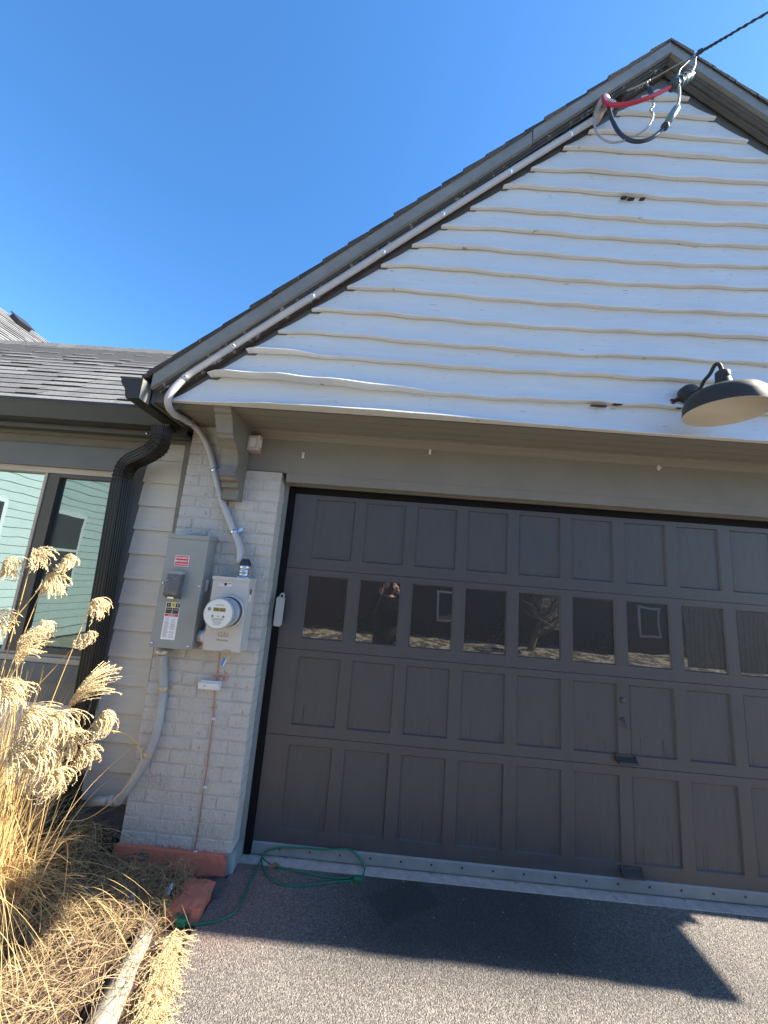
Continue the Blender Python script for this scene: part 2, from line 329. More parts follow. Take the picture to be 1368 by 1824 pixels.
    def build(s, name, mats, parent=None):
        if not isinstance(mats, (list, tuple)): mats = [mats]
        off = Vector(parent['_w']) if parent is not None and '_w' in parent else Vector((0, 0, 0))
        me = bpy.data.meshes.new(name); me.from_pydata([tuple(v-off) for v in s.v], [], s.f); 
        for m in mats: me.materials.append(m)
        me.polygons.foreach_set('material_index', s.m); me.polygons.foreach_set('use_smooth', s.sm)
        if any(t != (1, 1, 1) for t in s.t):
            ca = me.color_attributes.new('tint', 'FLOAT_COLOR', 'CORNER'); data = []
            for f, t in zip(s.f, s.t): data += [t[0], t[1], t[2], 1.0]*len(f)
            ca.data.foreach_set('color', data)
        elif any('golden' in m.name or 'shingle' in m.name or 'blade' in m.name for m in mats):
            ca = me.color_attributes.new('tint', 'FLOAT_COLOR', 'CORNER'); ca.data.foreach_set('color', [1.0]*4*sum(len(f) for f in s.f))
        me.update(); o = bpy.data.objects.new(name, me); COL.objects.link(o)
        if parent is not None: o.parent = parent; o['_w'] = tuple(off)
        else: o['_w'] = (0.0, 0.0, 0.0)
        return o
ALLTH = []
def thing(name, label, cat, loc, group=None):
    o = bpy.data.objects.new(name, None); COL.objects.link(o); o.location = loc; o['_w'] = tuple(loc)
    o.empty_display_size = .1
    o['label'] = label; o['category'] = cat
    if group: o['group'] = group
    return o
def tag(o, label, cat, group=None, kind=None):
    o['label'] = label; o['category'] = cat
    if group: o['group'] = group
    if kind: o['kind'] = kind
    return o
def struct(name, mb, m):
    o = mb.build(name, m); o['kind'] = 'structure'; return o
def smooth_path(pts, n=10):
    pts = [Vector(p) for p in pts]; out = []
    for i in range(len(pts)-1):
        p0 = pts[max(i-1, 0)]; p1 = pts[i]; p2 = pts[i+1]; p3 = pts[min(i+2, len(pts)-1)]
        for k in range(n):
            t = k/n
            out.append(.5*((2*p1)+(p2-p0)*t+(2*p0-5*p1+4*p2-p3)*t*t+(3*p1-p0-3*p2+p3)*t**3))
    out.append(pts[-1]); return out
def text(s, size, loc, m, parent, name='lettering', depth=.0006, align='CENTER', rx=90, rz=0, bold=0):
    cu = bpy.data.curves.new(name, 'FONT'); cu.body = s; cu.size = size; cu.align_x = align; cu.align_y = 'CENTER'
    cu.extrude = depth; cu.offset = bold; cu.resolution_u = 3
    to = bpy.data.objects.new('tmp_text', cu); COL.objects.link(to)
    bpy.context.view_layer.update()
    me = bpy.data.meshes.new_from_object(to.evaluated_get(bpy.context.evaluated_depsgraph_get()))
    bpy.data.objects.remove(to)
    M_ = Matrix.Translation(Vector(loc)) @ Matrix.Rotation(R_(rz), 4, 'Z') @ Matrix.Rotation(R_(rx), 4, 'X')
    off = Vector(parent['_w']); me.transform(Matrix.Translation(-off) @ M_)
    me.materials.clear(); me.materials.append(m); me.name = name
    o = bpy.data.objects.new(name, me); COL.objects.link(o); o.parent = parent; o['_w'] = tuple(off); return o

# ================================================================== GROUND
g = MB(); g.add([(-150, -150, -.06), (150, -150, -.06), (150, 150, -.06), (-150, 150, -.06)], [(0, 1, 2, 3)])
struct('ground', g, LAWN)
g = MB()
L0, L1 = Vector((-.19, -.10, 0)), Vector((-.13, -1.10, 0))
g.add([(-.19, -.075, 0), (-.225, -.25, 0), (-.245, -.59, 0), (-.15, -.92, 0), (.0, -1.6, 0), (.0, -6.5, 0), (9, -6.5, 0), (9, -.078, 0)], [(0, 1, 2, 3, 4, 5, 6, 7)][::1])
g.add([(-.19, -.075, -.05), (-.225, -.25, -.05), (-.245, -.59, -.05), (-.15, -.92, -.05), (0, -1.6, -.05)], [(0, 1, 2, 3, 4)])
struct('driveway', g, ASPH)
g = MB(); g.box((-.24, -.085, -.05), (4.7, .12, .006)); struct('door_apron', g, APRON)
g = MB(); g.add([(-14, -13, -.02), (16, -13, -.02), (16, -6.55, -.02), (-14, -6.55, -.02)], [(0, 1, 2, 3)]); struct('gravel_yard', g, GRAV)
# planting bed: lumpy soil
g = MB(); NX, NY = 60, 34; vs = []
for j in range(NY+1):
    for i in range(NX+1):
        x = -4.2+i*(4.02/NX); y = -1.75+j*(1.72/NY)
        edge = -.215 if y > -.6 else -.245+.29*(-.6-y)
        x = min(x, edge+.0)
        z = -.012+.02*math.sin(x*7+y*5)*math.sin(y*11+x*3)+random.uniform(-.008, .008)
        if y > -.5 and x < -.9: z += .10*min(1, (y+.5)/.4)*min(1, (-.9-x)/.15)
        z += max(0, .03-.05*abs(x+1.2))
        if x > edge-.10: z = -.012+random.uniform(-.004, .004)
        vs.append((x, y, z))
g.add(vs, [(j*(NX+1)+i, j*(NX+1)+i+1, (j+1)*(NX+1)+i+1, (j+1)*(NX+1)+i) for j in range(NY) for i in range(NX)], smooth=True)
struct('planting_bed', g, SOIL)

# ================================================================== GARAGE
XC = 2.20
def rake(x): return 5.465-.872*abs(x-XC)
def sid(x): return 5.239-.8625*abs(x-XC)
YB = -.16
gar = thing('garage', 'attached garage with wavy white gable boards above a wide dark panelled door', 'garage', (XC, 0, 0))

# --- brick piers
def pier(x0, x1, step_x=None, flip=False):
    b = MB(); mo = MB()
    ztop = 2.345
    mo.box((x0+.004, YB+.0035, .0), (x1-.004, .13, ztop if step_x is None else ztop)) 
    H = .0736; n = 0; z = .085
    rows = 35
    for r in range(rows):
        z0 = .085+r*H; z1 = z0+H-.009
        lo, hi = x0, x1
        if z1 > ztop+.01:
            if step_x is None: break
            if flip: lo = step_x
            else: hi = step_x
        if z1 > 2.64: z1 = 2.636
        x = lo; first = True; bl = .215
        seq = r % 2
        while x < hi-.012:
            wd = (bl if not (first and seq) else bl/2)*random.uniform(.96, 1.04)
            xe = min(x+wd-.009, hi)
            if hi-xe < .05: xe = hi
            dy = random.uniform(-.0026, .0016)
            yb = .0 if (x <= lo+.001 or xe >= hi-.001) else YB+.03
            b.cbox((x+(0 if first else random.uniform(0, .003)), YB+dy, z0+random.uniform(-.0022, .0022)), (xe-random.uniform(0, .003), -.052 if yb == 0 else yb, z1+random.uniform(-.0022, .003)), .0032)
            # return brick on the side faces
            x = xe+.009; first = False
    if step_x is not None:
        a, c = (step_x, x1) if flip else (x0, step_x)
        mo.box((a+.004, YB+.0035, ztop), (c-.004, .13, 2.636))
    o = b.build('brick_face', BRICK, gar); o2 = mo.build('mortar_core', MORTAR, gar)
    return o
pier(-.878, -.222, -.50)
pier(4.63, 5.28, 4.90, True)
# footing, painted red, with crooked edges
def lump(x0, x1, y0, y1, z0, z1, nx=10, ny=4, amp=.006, seed=1, smooth=True):
    rnd = random.Random(seed); m = MB(); vs = []; idx = {}
    for j in range(ny+1):
        for i in range(nx+1):
            x = x0+(x1-x0)*i/nx; y = y0+(y1-y0)*j/ny; e = (i in (0, nx)) or (j in (0, ny))
            vs.append((x+rnd.uniform(-amp, amp), y+rnd.uniform(-amp, amp), z1-(amp*1.5 if e else 0)+rnd.uniform(-amp, amp)*.6))
    ntop = len(vs); fs = [(j*(nx+1)+i, j*(nx+1)+i+1, (j+1)*(nx+1)+i+1, (j+1)*(nx+1)+i) for j in range(ny) for i in range(nx)]
    ring = [(i, 0) for i in range(nx+1)]+[(nx, j) for j in range(1, ny+1)]+[(i, ny) for i in range(nx-1, -1, -1)]+[(0, j) for j in range(ny-1, 0, -1)]
    rid = [j*(nx+1)+i for i, j in ring]
    for q in rid: v = vs[q]; vs.append((v[0]+(v[0]-(x0+x1)/2)*.03, v[1]+(v[1]-(y0+y1)/2)*.05, z0))
    n = len(rid)
    for k in range(n): fs.append((rid[k], ntop+k, ntop+(k+1) % n, rid[(k+1) % n]))
    m.add(vs, fs, smooth=smooth); return m
lump(-.885, -.245, YB-.022, YB+.06, -.04, .088, 14, 2, .002, 3, False).build('red_footing', REDP, gar)
lump(-.262, -.200, YB-.006, .0, -.04, .10, 3, 3, .004, 8).build('footing_corner', JAMB, gar)
# --- jamb side board and stop mouldings
MB().box((-.228, -.0515, .02), (-.198, .09, 2.345)).build('side_jamb', JAMB, gar); MB().box((4.60, -.0515, .0), (4.634, .09, 2.345)).build('side_jamb', JAMB, gar)
m = MB(); m.box((-.1975, -.030, .012), (-.155, .08, 2.285)); m.box((4.56, -.030, .012), (4.5995, .08, 2.285)); m.box((-.1545, -.026, 2.243), (4.5595, .08, 2.2845)); m.build('weather_strip', BLACKR, gar)
# --- header and soffit
m = MB(); m.box((-.50, -.142, 2.352), (4.90, .10, 2.64)); m.build('header_board', HEAD, gar)
m = MB(); m.box((-.1975, -.140, 2.290), (4.5995, .095, 2.3515)); 
m.box((-.2, -.06, 2.286), (4.60, -.031, 2.300)); m.build('head_jamb', HEAD, gar)
m = MB(); m.prism([(-.50, 2.637), (-.12, 2.637), (-.12, 2.66), (-.50, 2.66)], 'x', -.84, 5.24)
for k in range(4): m.box((-.84, -.50+.09*k, 2.6335), (5.24, -.50+.09*k+.083, 2.637))
m.build('soffit_boards', SOFF, gar)
m = MB(); m.prism([(-.1425, 2.585), (-.150, 2.588), (-.162, 2.610), (-.186, 2.622), (-.190, 2.633), (-.1425, 2.633)], 'x', -.468, 4.868); m.build('bed_moulding', SOFF, gar)
# --- gable boards
zs = [2.630, 2.809, 2.985, 3.131, 3.295, 3.471, 3.643, 3.804, 3.959, 4.116, 4.296, 4.452, 4.638, 4.785, 4.954, 5.097, 5.239]
def waves(i, x):
    if i == 0: return .004*math.sin(x*1.3+1)
    x0 = XC-(5.239-zs[i])/.8625
    u = x-x0
    rj = random.Random(i*13+5); a1, a2, a3, ph = rj.uniform(.3, 1.1), rj.uniform(.2, 1.3), rj.uniform(.1, 1.2), rj.uniform(-.6, .9)
    s = -.020*a1*(1/(1+math.exp(-(u-.75-.25*ph)*5)))+.007*a2*math.sin(u*3.0+ph+.5)+.004*a3*math.sin(u*6.7+ph*3)+.007*math.sin(u*1.5+2.2+ph*.5)
    s += .004*math.sin(x*17+i*5)
    return s*min(1, max(0, u)/.12)
for i in range(16):
    z0, z1 = zs[i], zs[i+1]
    n = 110; bd = MB(); vs = []
    xl = XC-(5.239-z0)/.8625; xr = XC+(5.239-z0)/.8625
    xtl = XC-(5.239-min(z1+.02, 5.235))/.8625; xtr = XC+(5.239-min(z1+.02, 5.235))/.8625
    if i == 15: xtl, xtr = XC-.01, XC+.01
    bulgeA = {0: .012, 1: .014, 2: .010, 3: .006, 4: .005}.get(i, .002)
    for k in range(n+1):
        t = k/n; xb = xl+(xr-xl)*t; xt = xtl+(xtr-xtl)*t
        zb = z0+waves(i, xb); zt = min(z1+.02, 5.235)
        lip = bulgeA*(.55+.45*math.sin(xb*2.9+i*1.7))+.0025*math.sin(xb*9+i)
        sg = lambda q: 1/(1+math.exp(-q))
        if i == 0: lip = .010+.040*sg((xb+.45)*14)*sg((1.05-xb)*6)+.003*math.sin(xb*5+1)+.002*math.sin(xb*19)
        if i == 1: lip = .010+.043*sg((.55-xb)*7)+.003*math.sin(xb*6)+.002*math.sin(xb*23)
        if i == 2: lip = .008+.032*sg((-.15-xb)*10)+.003*math.sin(xb*7+2)
        if xb-xl < .03: lip *= .6
        for (f_, y) in ((1.0, -.520), (.6, -.526), (.32, -.534), (.16, -.541-lip*.3), (.08, -.546-lip*.75), (.02, -.549-lip), (0.0, -.546-lip), (0.0, -.524)):
            x = xb+(xt-xb)*f_
            vs.append((x, y, zb+(zt-zb)*f_))
    q = 8; fs = []
    for k in range(n):
        for r in range(q-1): fs.append((k*q+r, k*q+r+1, (k+1)*q+r+1, (k+1)*q+r))
    bd.add(vs, fs, smooth=True)
    o = len(bd.v)
    bd.f += [tuple(range(q)), tuple(n*q+r for r in reversed(range(q)))]; bd.t += [(1, 1, 1)]*2; bd.m += [0]*2; bd.sm += [False]*2
    bo = bd.build('gable_board', WHITE, gar)
    md = bo.modifiers.new('split', 'EDGE_SPLIT'); md.split_angle = R_(50)
m = MB(); m.add([(-.80, -.50, 2.66), (5.2, -.50, 2.66), (XC, -.50, 5.25), (-.80, .02, 2.66), (5.2, .02, 2.66), (XC, .02, 5.25)], [(0, 1, 2), (5, 4, 3), (0, 3, 4, 1), (1, 4, 5, 2), (2, 5, 3, 0)]); m.build('gable_sheathing', TRIM, gar)
# rotten holes in the boards
for (px, py, w_, h_) in ((1113, 350, .035, .012), (1124, 352, .045, .008), (1146, 352, .03, .008), (1205, 712, .05, .035), (1212, 725, .06, .02), (1199, 718, .02, .03), (1070, 722, .09, .006), (1100, 719, .05, .008), (905, 708, .04, .004)):
    c = P(px, py, -.551); rnd = random.Random(px); k = 17
    pts = [(c.x+math.cos(a*math.tau/k)*w_*.5*rnd.uniform(.35, 1.3), c.z+math.sin(a*math.tau/k)*h_*.5*rnd.uniform(.25, 1.3)) for a in range(k)]
    MB().prism(pts, 'y', c.y-.001, c.y+.02).build('rotten_patch', ROT, gar)
# --- rakes (left and right)
def slab(mb, xa, xb, top, bot, y0, y1, f=rake, tint=None):
    va = [(xa, y0, f(xa)+bot), (xb, y0, f(xb)+bot), (xb, y0, f(xb)+top), (xa, y0, f(xa)+top)]
    vb = [(x, y1, z) for x, y, z in va]
    mb.add(va+vb, [(0, 1, 2, 3), (7, 6, 5, 4), (0, 4, 5, 1), (1, 5, 6, 2), (2, 6, 7, 3), (3, 7, 4, 0)], tint)
XL, XR = -.905, 2*XC+.905
for (a, b_) in ((XL, XC), (XC, XR)):
    m = MB(); j = a+(b_-a)*.70 if a == XL else a+(b_-a)*.3
    slab(m, a, j-.002, 0, -.092, -.620, -.596); slab(m, j+.002, b_, .004, -.088, -.624, -.600)
    m.build('rake_fascia', FASC, gar)
    m = MB(); e = .035 if a == XL else 0; e2 = 0 if a == XL else -.035
    slab(m, a+e*.6, b_+e2*.6, -.01, -.112, -.5955, -.585); slab(m, a+e, b_+e2, -.02, -.128, -.5845, -.573)
    slab(m, a+e, b_+e2, -.03, -.119, -.5725, -.563); slab(m, a+e*1.6, b_+e2*1.6, -.03, -.142, -.5625, -.553); slab(m, a+e*2, b_+e2*2, -.04, -.150, -.5525, -.541)
    m.build('rake_moulding', PEEL if a == XL else TRIM, gar)
    m = MB(); slab(m, a+e*2.4, b_+e2*2.4, -.03, -.150 if a != XL else -.166, -.5405, -.535); m.build('rotten_strip', ROT if a == XL else TRIM, gar)
    m = MB(); slab(m, a+.06 if a == XL else a, b_-.06 if a != XL else b_, -.04, -.250 if a == XL else -.262, -.5225, -.503); m.build('frieze_board', TRIM, gar)
# shingle edge along the rake + roof planes
m = MB()
for sgn in (-1, 1):
    s = 0.0; Lr = 3.16
    while s < Lr:
        ln = .135; j = random.uniform(-.004, .006); th = random.uniform(.008, .017)
        xa = XC+sgn*(.0+s); xb = XC+sgn*min(s+ln+.01, Lr)
        lo, hi = min(xa, xb), max(xa, xb)
        zlo, zhi = rake(lo), rake(hi)
        t0 = .022; 
        # each course is thicker at its lower edge
        if sgn < 0: a_t, b_t = t0+th, t0
        else: a_t, b_t = t0, t0+th
        va = [(lo, -.632+j, zlo+.002), (hi, -.632+j, zhi+.002), (hi, -.632+j, zhi+b_t), (lo, -.632+j, zlo+a_t)]
        vb = [(x, -.45, z) for x, y, z in va]
        m.add(va+vb, [(0, 1, 2, 3), (7, 6, 5, 4), (0, 4, 5, 1), (1, 5, 6, 2), (2, 6, 7, 3), (3, 7, 4, 0)], (1, 1, 1))
        s += ln*random.uniform(.9, 1.1)
m.build('shingle_edge', SHEDGE, gar)
m = MB()
for (a, b_) in ((XL-.03, XC), (XC, XR+.03)): slab(m, a, b_, .022, -.02, -.449, 7.0)
m.build('roof', SHEDGE, gar)
# side walls / back so the garage is a closed volume
m = MB(); m.box((-.86, .14, 0), (-.80, 6.9, 2.7)); m.box((5.2, .14, 0), (5.26, 6.9, 2.7)); m.box((-.80, 6.84, 0), (5.2, 6.9, 2.7)); m.box((-.22, .3, 2.4), (4.63, .4, 2.66)); m.build('side_wall', SIDE, gar)
m = MB(); m.add([(-.8, 6.84, 2.7), (5.2, 6.84, 2.7), (XC, 6.84, 5.25)], [(0, 1, 2)]); m.build('rear_gable', SIDE, gar)
# eave fascia and gutters (open front end, ogee profile)
def gutter(x_back, sgn, nm='eave_gutter'):
    prof = [(0, 2.705), (-.004, 2.585), (-.075, 2.580), (-.085, 2.600), (-.090, 2.632), (-.112, 2.662), (-.122, 2.676), (-.126, 2.705)]
    m = MB(); y0, y1 = -.652, 1.6
    P2 = [(x_back-sgn*a if sgn < 0 else x_back+a, z) for a, z in prof] if False else [(x_back+(-1 if sgn < 0 else 1)*(-a)*1.0*(-1)*-1, z) for a, z in prof]
    P2 = [(x_back+(a if sgn < 0 else -a), z) for a, z in prof]
    inn = [(x+(.002 if x < x_back-.05 else -.002) if sgn < 0 else x-(.002 if x > x_back+.05 else -.002), z+.002) for x, z in P2]
    n = len(P2)
    vs = [(x, y0, z) for x, z in P2]+[(x, y1, z) for x, z in P2]
    fs = [(i, i+1, n+i+1, n+i) for i in range(n-1)]
    m.add(vs, fs); 
    vs = [(x, y0+.002, z) for x, z in P2]; 
    m.add(vs, [tuple(range(n))])                                   # end cap
    # rolled lip on the top rim of the end
    m.tube([(x_back+(.0 if sgn < 0 else 0), y0, 2.706), (x_back+(-.128 if sgn < 0 else .128), y0, 2.706)], .004, 6)
    m.tube([(x_back+(-.128 if sgn < 0 else .128), y0, 2.706), (x_back+(-.128 if sgn < 0 else .128), y1, 2.706)], .005, 6)
    o = m.build(nm, GUTTER, gar); sol = o.modifiers.new('t', 'SOLIDIFY'); sol.thickness = .0016
    return o
gutter(-.935, -1)
MB().box((-.9335, -.655, 2.584), (-.9310, -.572, 2.704)).build('gutter_back_flange', FASC, gar); MB().box((-1.055, -.6535, 2.700), (-.935, -.648, 2.7095)).build('gutter_end_lip', GUTIN, gar)
gutter(2*XC+.935, 1)
for s_, xf in ((-1, -.93), (1, 2*XC+.93)):
    m = MB(); a, b_ = sorted((xf, xf-s_*.022)); m.box((a, -.56, 2.60), (b_, 1.6, 2.745))
    a, b_ = sorted((xf-s_*.023, -.845 if s_ < 0 else 2*XC+.845)); m.box((a, -.56, 2.612), (b_, .02, 2.634))
    a, b_ = sorted((xf-s_*.023, -.85 if s_ < 0 else 2*XC+.85)); m.box((a, -.56, 2.635), (b_, -.536, 2.70))
    m.build('eave_fascia', TRIM, gar)
# --- corbel brackets
def bracket(x0, x1):
    prof = [(-.530, 2.660), (-.530, 2.628), (-.512, 2.618), (-.505, 2.600), (-.488, 2.594), (-.486, 2.580), (-.470, 2.560), (-.448, 2.520), (-.440, 2.496), (-.425, 2.486), (-.423, 2.470),
            (-.385, 2.452), (-.345, 2.425), (-.318, 2.385), (-.306, 2.335), (-.318, 2.290), (-.325, 2.262), (-.300, 2.252), (-.298, 2.236), (-.262, 2.228), (-.262, 2.196), (-.232, 2.188), (-.232, 2.120), (-.160, 2.120), (-.160, 2.660)]
    prof = [p for p in prof]
    m = MB(); m.prism(prof, 'x', x0, x1)
    o = m.build('corbel_bracket', mat('bracket_paint', (.17, .155, .13), .55, .12, 10, .2, 40), gar); md = o.modifiers.new('b', 'BEVEL'); md.width = .0025; md.segments = 2; md.limit_method = 'ANGLE'
bracket(-.575, -.468); bracket(4.868, 4.975)

# --- garage door: four sections, twelve panes
PW = .3556; PX = lambda c: (c-1)*PW
dr = MB().box((-.1535, .004, .065), (4.558, .03, 2.2415)).build('garage_door', DOOR, gar)
secs = [(1.7225, 2.2405, 1.795, 2.209), (1.199, 1.7195, 1.268, 1.679), (.678, 1.196, .740, 1.153), (.068, .675, .153, .625)]
def bevel_frame(m, x0, x1, z0, z1, y_out, y_in, w_=.008):
    vs = [(x0, y_out, z0), (x1, y_out, z0), (x1, y_out, z1), (x0, y_out, z1), (x0+w_, y_in, z0+w_), (x1-w_, y_in, z0+w_), (x1-w_, y_in, z1-w_), (x0+w_, y_in, z1-w_)]
    m.add(vs, [(i, (i+1) % 4, 4+(i+1) % 4, 4+i) for i in range(4)])
for si, (s0, s1, p0, p1) in enumerate(secs):
    m = MB(); F0 = -.014
    m.box((-.153, F0, s0), (4.557, .003, p0)); m.box((-.153, F0, p1), (4.557, .003, s1))
    for c in range(0, 13):
        xa = PX(c)+.278 if c > 0 else -.153; xb = PX(c+1) if c < 12 else 4.557
        jx = random.uniform(-.002, .002)
        m.box((xa+jx, F0+.0003, p0), (xb+jx, .003, p1))
    for c in range(1, 13):
        bevel_frame(m, PX(c), PX(c)+.278, p0, p1, F0+.0002, -.003, .007)
    if si != 1:
        for c in range(1, 13):
            m.add([(PX(c), -.0032, p0), (PX(c)+.278, -.0032, p0), (PX(c)+.278, -.0032, p1), (PX(c), -.0032, p1)], [(0, 1, 2, 3)], mi=1)
            if si == 3 or si == 2:          # shrinkage cracks near the bottom of the panels
                for q in range(random.randint(1, 4)):
                    xx = PX(c)+random.uniform(.015, .26); hh = random.uniform(.02, .12)
                    m.box((xx, -.0036, p0+.01), (xx+.0011, -.0030, p0+.01+hh), mi=2)
    o = m.build('door_section', [DOOR, DOOR2, BLACKR], dr)
    if si == 1:
        for c in range(1, 13):
            MB().box((PX(c)+.006, -.0045, p0+.006), (PX(c)+.272, -.0015, p1-.006)).build('window_pane', GLASSD, dr)
# bottom seal with fasteners
m = MB(); m.prism([(-.020, .012), (-.026, .020), (-.022, .070), (-.0145, .078), (.003, .078), (.003, .012)], 'x', -.150, 4.555)
o = m.build('bottom_seal', SEAL, dr)
for k in range(25): MB().lathe([(.0065, -.004), (.005, -.006), (0.0005, -.0065)], (.02+.182*k, -.0215, .052), 'y', 10, smooth=False).build('seal_rivet', DARKM, dr)
# lift handles
def lift(cx, cz):
    m = MB(); a, b_ = cx-.062, cx+.062
    m.box((a, -.0185, cz-.004), (b_, -.0145, cz+.034))
    m.prism([(-.0186, cz+.022), (-.052, cz+.002), (-.056, cz-.010), (-.050, cz-.012), (-.046, cz+.000), (-.0186, cz+.012)], 'x', a+.004, b_-.004)
    for xx in (a, b_-.004): m.add([(xx, -.0187, cz+.033), (xx, -.054, cz-.009), (xx, -.0187, cz-.004), (xx+.0039, -.0187, cz+.033), (xx+.0039, -.054, cz-.009), (xx+.0039, -.0187, cz-.004)], [(0, 1, 2), (5, 4, 3), (0, 3, 4, 1), (1, 4, 5, 2), (2, 5, 3, 0)])
    m.build('lift_handle', DARKM, dr)
lift(2.092, .712); lift(2.105, .110)
m = MB(); m.lathe([(.019, -.0145), (.019, -.019), (.015, -.022), (.001, -.0225)], (2.09, 0, 1.060), 'y', 20)
m.build('lock_cylinder', DOOR, dr)
m = MB(); m.lathe([(.010, -.0145), (.009, -.026), (.001, -.028)], (2.086, 0, .948), 'y', 16); m.tube(smooth_path([(2.088, -.026, .952), (2.096, -.030, .940), (2.100, -.029, .915), (2.101, -.026, .893)], 5), .0045, 8); m.build('lock_handle', DOOR, dr)

# ================================================================== HOUSE WING
YW = -.05
hs = thing('house_wing', 'low house wing with beige lap siding, grey shingle roof and sliding window', 'house', (-3.4, 0, 0))
WX0, WX1, WZ0, WZ1 = -3.35, -1.315, .985, 2.292
E_ = .1665; z = .232; r = 0
m = MB()
while z < 2.62:
    zt = min(z+E_+.012, 2.625)
    def lap(xa, xb, z0=z, z1=zt):
        if xb-xa < .01: return
        k = (z1-z0)/(E_+.012)
        m.add([(xa, YW-.017, z0), (xb, YW-.017, z0), (xb, YW-.017+.0165*k, z1), (xa, YW-.017+.0165*k, z1), (xa, YW-.012, z0), (xb, YW-.012, z0), (xb, YW-.0055, z0+.010), (xa, YW-.0055, z0+.010)], [(0, 1, 2, 3), (4, 5, 1, 0), (7, 6, 5, 4)])
    xe = -.885-.020*(2.5-z)/2.2 if False else -.965+.06*(1-(z-.23)/2.3)
    # three part row, cut by the window trim
    def cut(z0, z1):
        if z1 <= WZ0-.11 or z0 >= WZ1+.165: lap(-6.2, xe, z0, z1)
        else: lap(-6.2, WX0-.09, z0, z1); lap(WX1+.088, xe, z0, z1)
    cut(z, zt)
    z += E_; r += 1
m.build('lap_siding', SIDE, hs)
m = MB(); m.box((-6.2, YW+.005, 0), (WX0, .16, 2.66)); m.box((WX1+.0, YW+.005, 0), (-.86, .16, 2.66)); m.box((WX0, YW+.005, 0), (WX1, .16, WZ0)); m.box((WX0, YW+.005, WZ1), (WX1, .16, 2.66)); m.build('wall_core', HEAD, hs)
m = MB(); m.prism([(-.975+.062, .22), (-.879, .22), (-.879, 2.60), (-.972, 2.60)], 'y', YW-.020, YW+.004); m.build('corner_trim', HEAD, hs)
m = MB(); m.box((-6.2, YW+.0, -.05), (-.88, .12, .228)); m.build('foundation', mat('foundation_concrete', (.13, .12, .11), .9, .3, 12, .6, 50), hs)
# window
wn = MB().box((WX0, .03, WZ0), (WX1, .05, WZ1)).build('sliding_window', SASH, hs)
m = MB(); m.box((WX0-.088, YW-.020, WZ1+.001), (WX1+.086, YW+.004, WZ1+.163)); m.box((WX1+.001, YW-.0195, WZ0-.0), (WX1+.086, YW+.004, WZ1)); m.box((WX0-.088, YW-.0195, WZ0), (WX0-.001, YW+.004, WZ1)); m.box((WX0-.088, YW-.020, WZ0-.108), (WX1+.086, YW+.004, WZ0-.001)); m.build('window_trim', TRIMG, wn)
m = MB(); fy0, fy1 = -.040, .029
m.box((WX0+.001, fy0-.004, WZ1-.040), (WX1-.001, fy1, WZ1)); m.box((WX1-.036, fy0-.002, WZ0), (WX1-.001, fy1, WZ1-.0405)); m.box((WX0, fy0-.002, WZ0), (WX0+.034, fy1, WZ1-.0405))
m.box((WX0, fy0-.016, WZ0), (WX1-.001, fy1, WZ0+.034)); m.box((WX0+.034, fy0+.012, WZ0+.0345), (WX1-.0365, fy1, WZ0+.052))
m.box((-1.957, fy0-.003, WZ0+.052), (-1.938, fy1, WZ1-.0405)); m.build('window_frame', FRAME, wn)
m = MB(); sx0, sx1, sz0, sz1 = -1.937, WX1-.037, WZ0+.0525, WZ1-.041
m.box((sx0, fy0+.004, sz0), (sx0+.085, .012, sz1)); m.box((sx1-.028, fy0+.004, sz0), (sx1, .012, sz1)); m.box((sx0+.0855, fy0+.004, sz1-.026), (sx1-.0285, .012, sz1)); m.box((sx0+.0855, fy0+.004, sz0), (sx1-.0285, .012, sz0+.036))
m.build('sliding_sash', SASH, wn)
MB().box((WX0+.035, .002, WZ0+.053), (-1.958, .006, WZ1-.041)).build('window_pane', GLASSW, wn)
MB().box((sx0+.086, -.006, sz0+.037), (sx1-.029, -.002, sz1-.0265)).build('window_pane', GLASSS, wn)
# roof with individual shingle tabs
SL = math.atan2(1.33, 1.5); ey, ez = -.245, 2.700
m = MB(); Lr = (1.2-ey)/math.cos(SL); rows = 15; ex = Lr/rows
ux, uz = math.cos(SL), math.sin(SL); nx_, nz_ = -math.sin(SL), math.cos(SL)
for r in range(rows):
    x = -8.5+random.uniform(0, .3)
    while x < -.2:
        wd = random.uniform(.10, .34); x2 = min(x+wd, -.05)
        th = random.choice((.006, .006, .012)); s0 = r*ex-(0 if th < .01 else .0)+random.uniform(-.003, .003); s1 = (r+1)*ex+.012
        tn = random.choice((.82, .9, 1.0, 1.05, 1.12, .72)); tn *= random.uniform(.95, 1.05)
        def pt(xx, s, h): return (xx, ey+ux*s+nx_*h, ez+uz*s+nz_*h)
        vs = [pt(x, s0, th+.004), pt(x2, s0, th+.004), pt(x2, s1, .003), pt(x, s1, .003), pt(x, s0, -.002), pt(x2, s0, -.002)]
        m.add(vs, [(0, 1, 2, 3)], (tn, tn, tn)); m.add([vs[4], vs[5], vs[1], vs[0]], [(0, 1, 2, 3)], (.22, .22, .23)); m.add([vs[5], vs[1], vs[2]], [(0, 1, 2)], (.2, .2, .2)); m.add([vs[4], vs[0], vs[3]], [(0, 1, 2)], (.2, .2, .2))
        x = x2
x = -8.5
while x < -.2:        # ridge caps
    tn = random.uniform(.8, 1.1); a = pt(x, Lr-.05, .012); b_ = pt(x+.21, Lr-.05, .016); c = (x+.21, 1.2, 4.036); d = (x, 1.2, 4.031)
    m.add([a, b_, c, d, (x, 1.35, 3.92), (x+.21, 1.35, 3.92)], [(0, 1, 2, 3), (3, 2, 5, 4)], (tn, tn, tn)); x += .205
m.add([(-8.5, 1.2, 4.02), (-.1, 1.2, 4.02), (-.1, 3.5, 2.0), (-8.5, 3.5, 2.0)], [(0, 1, 2, 3)], (1, 1, 1))
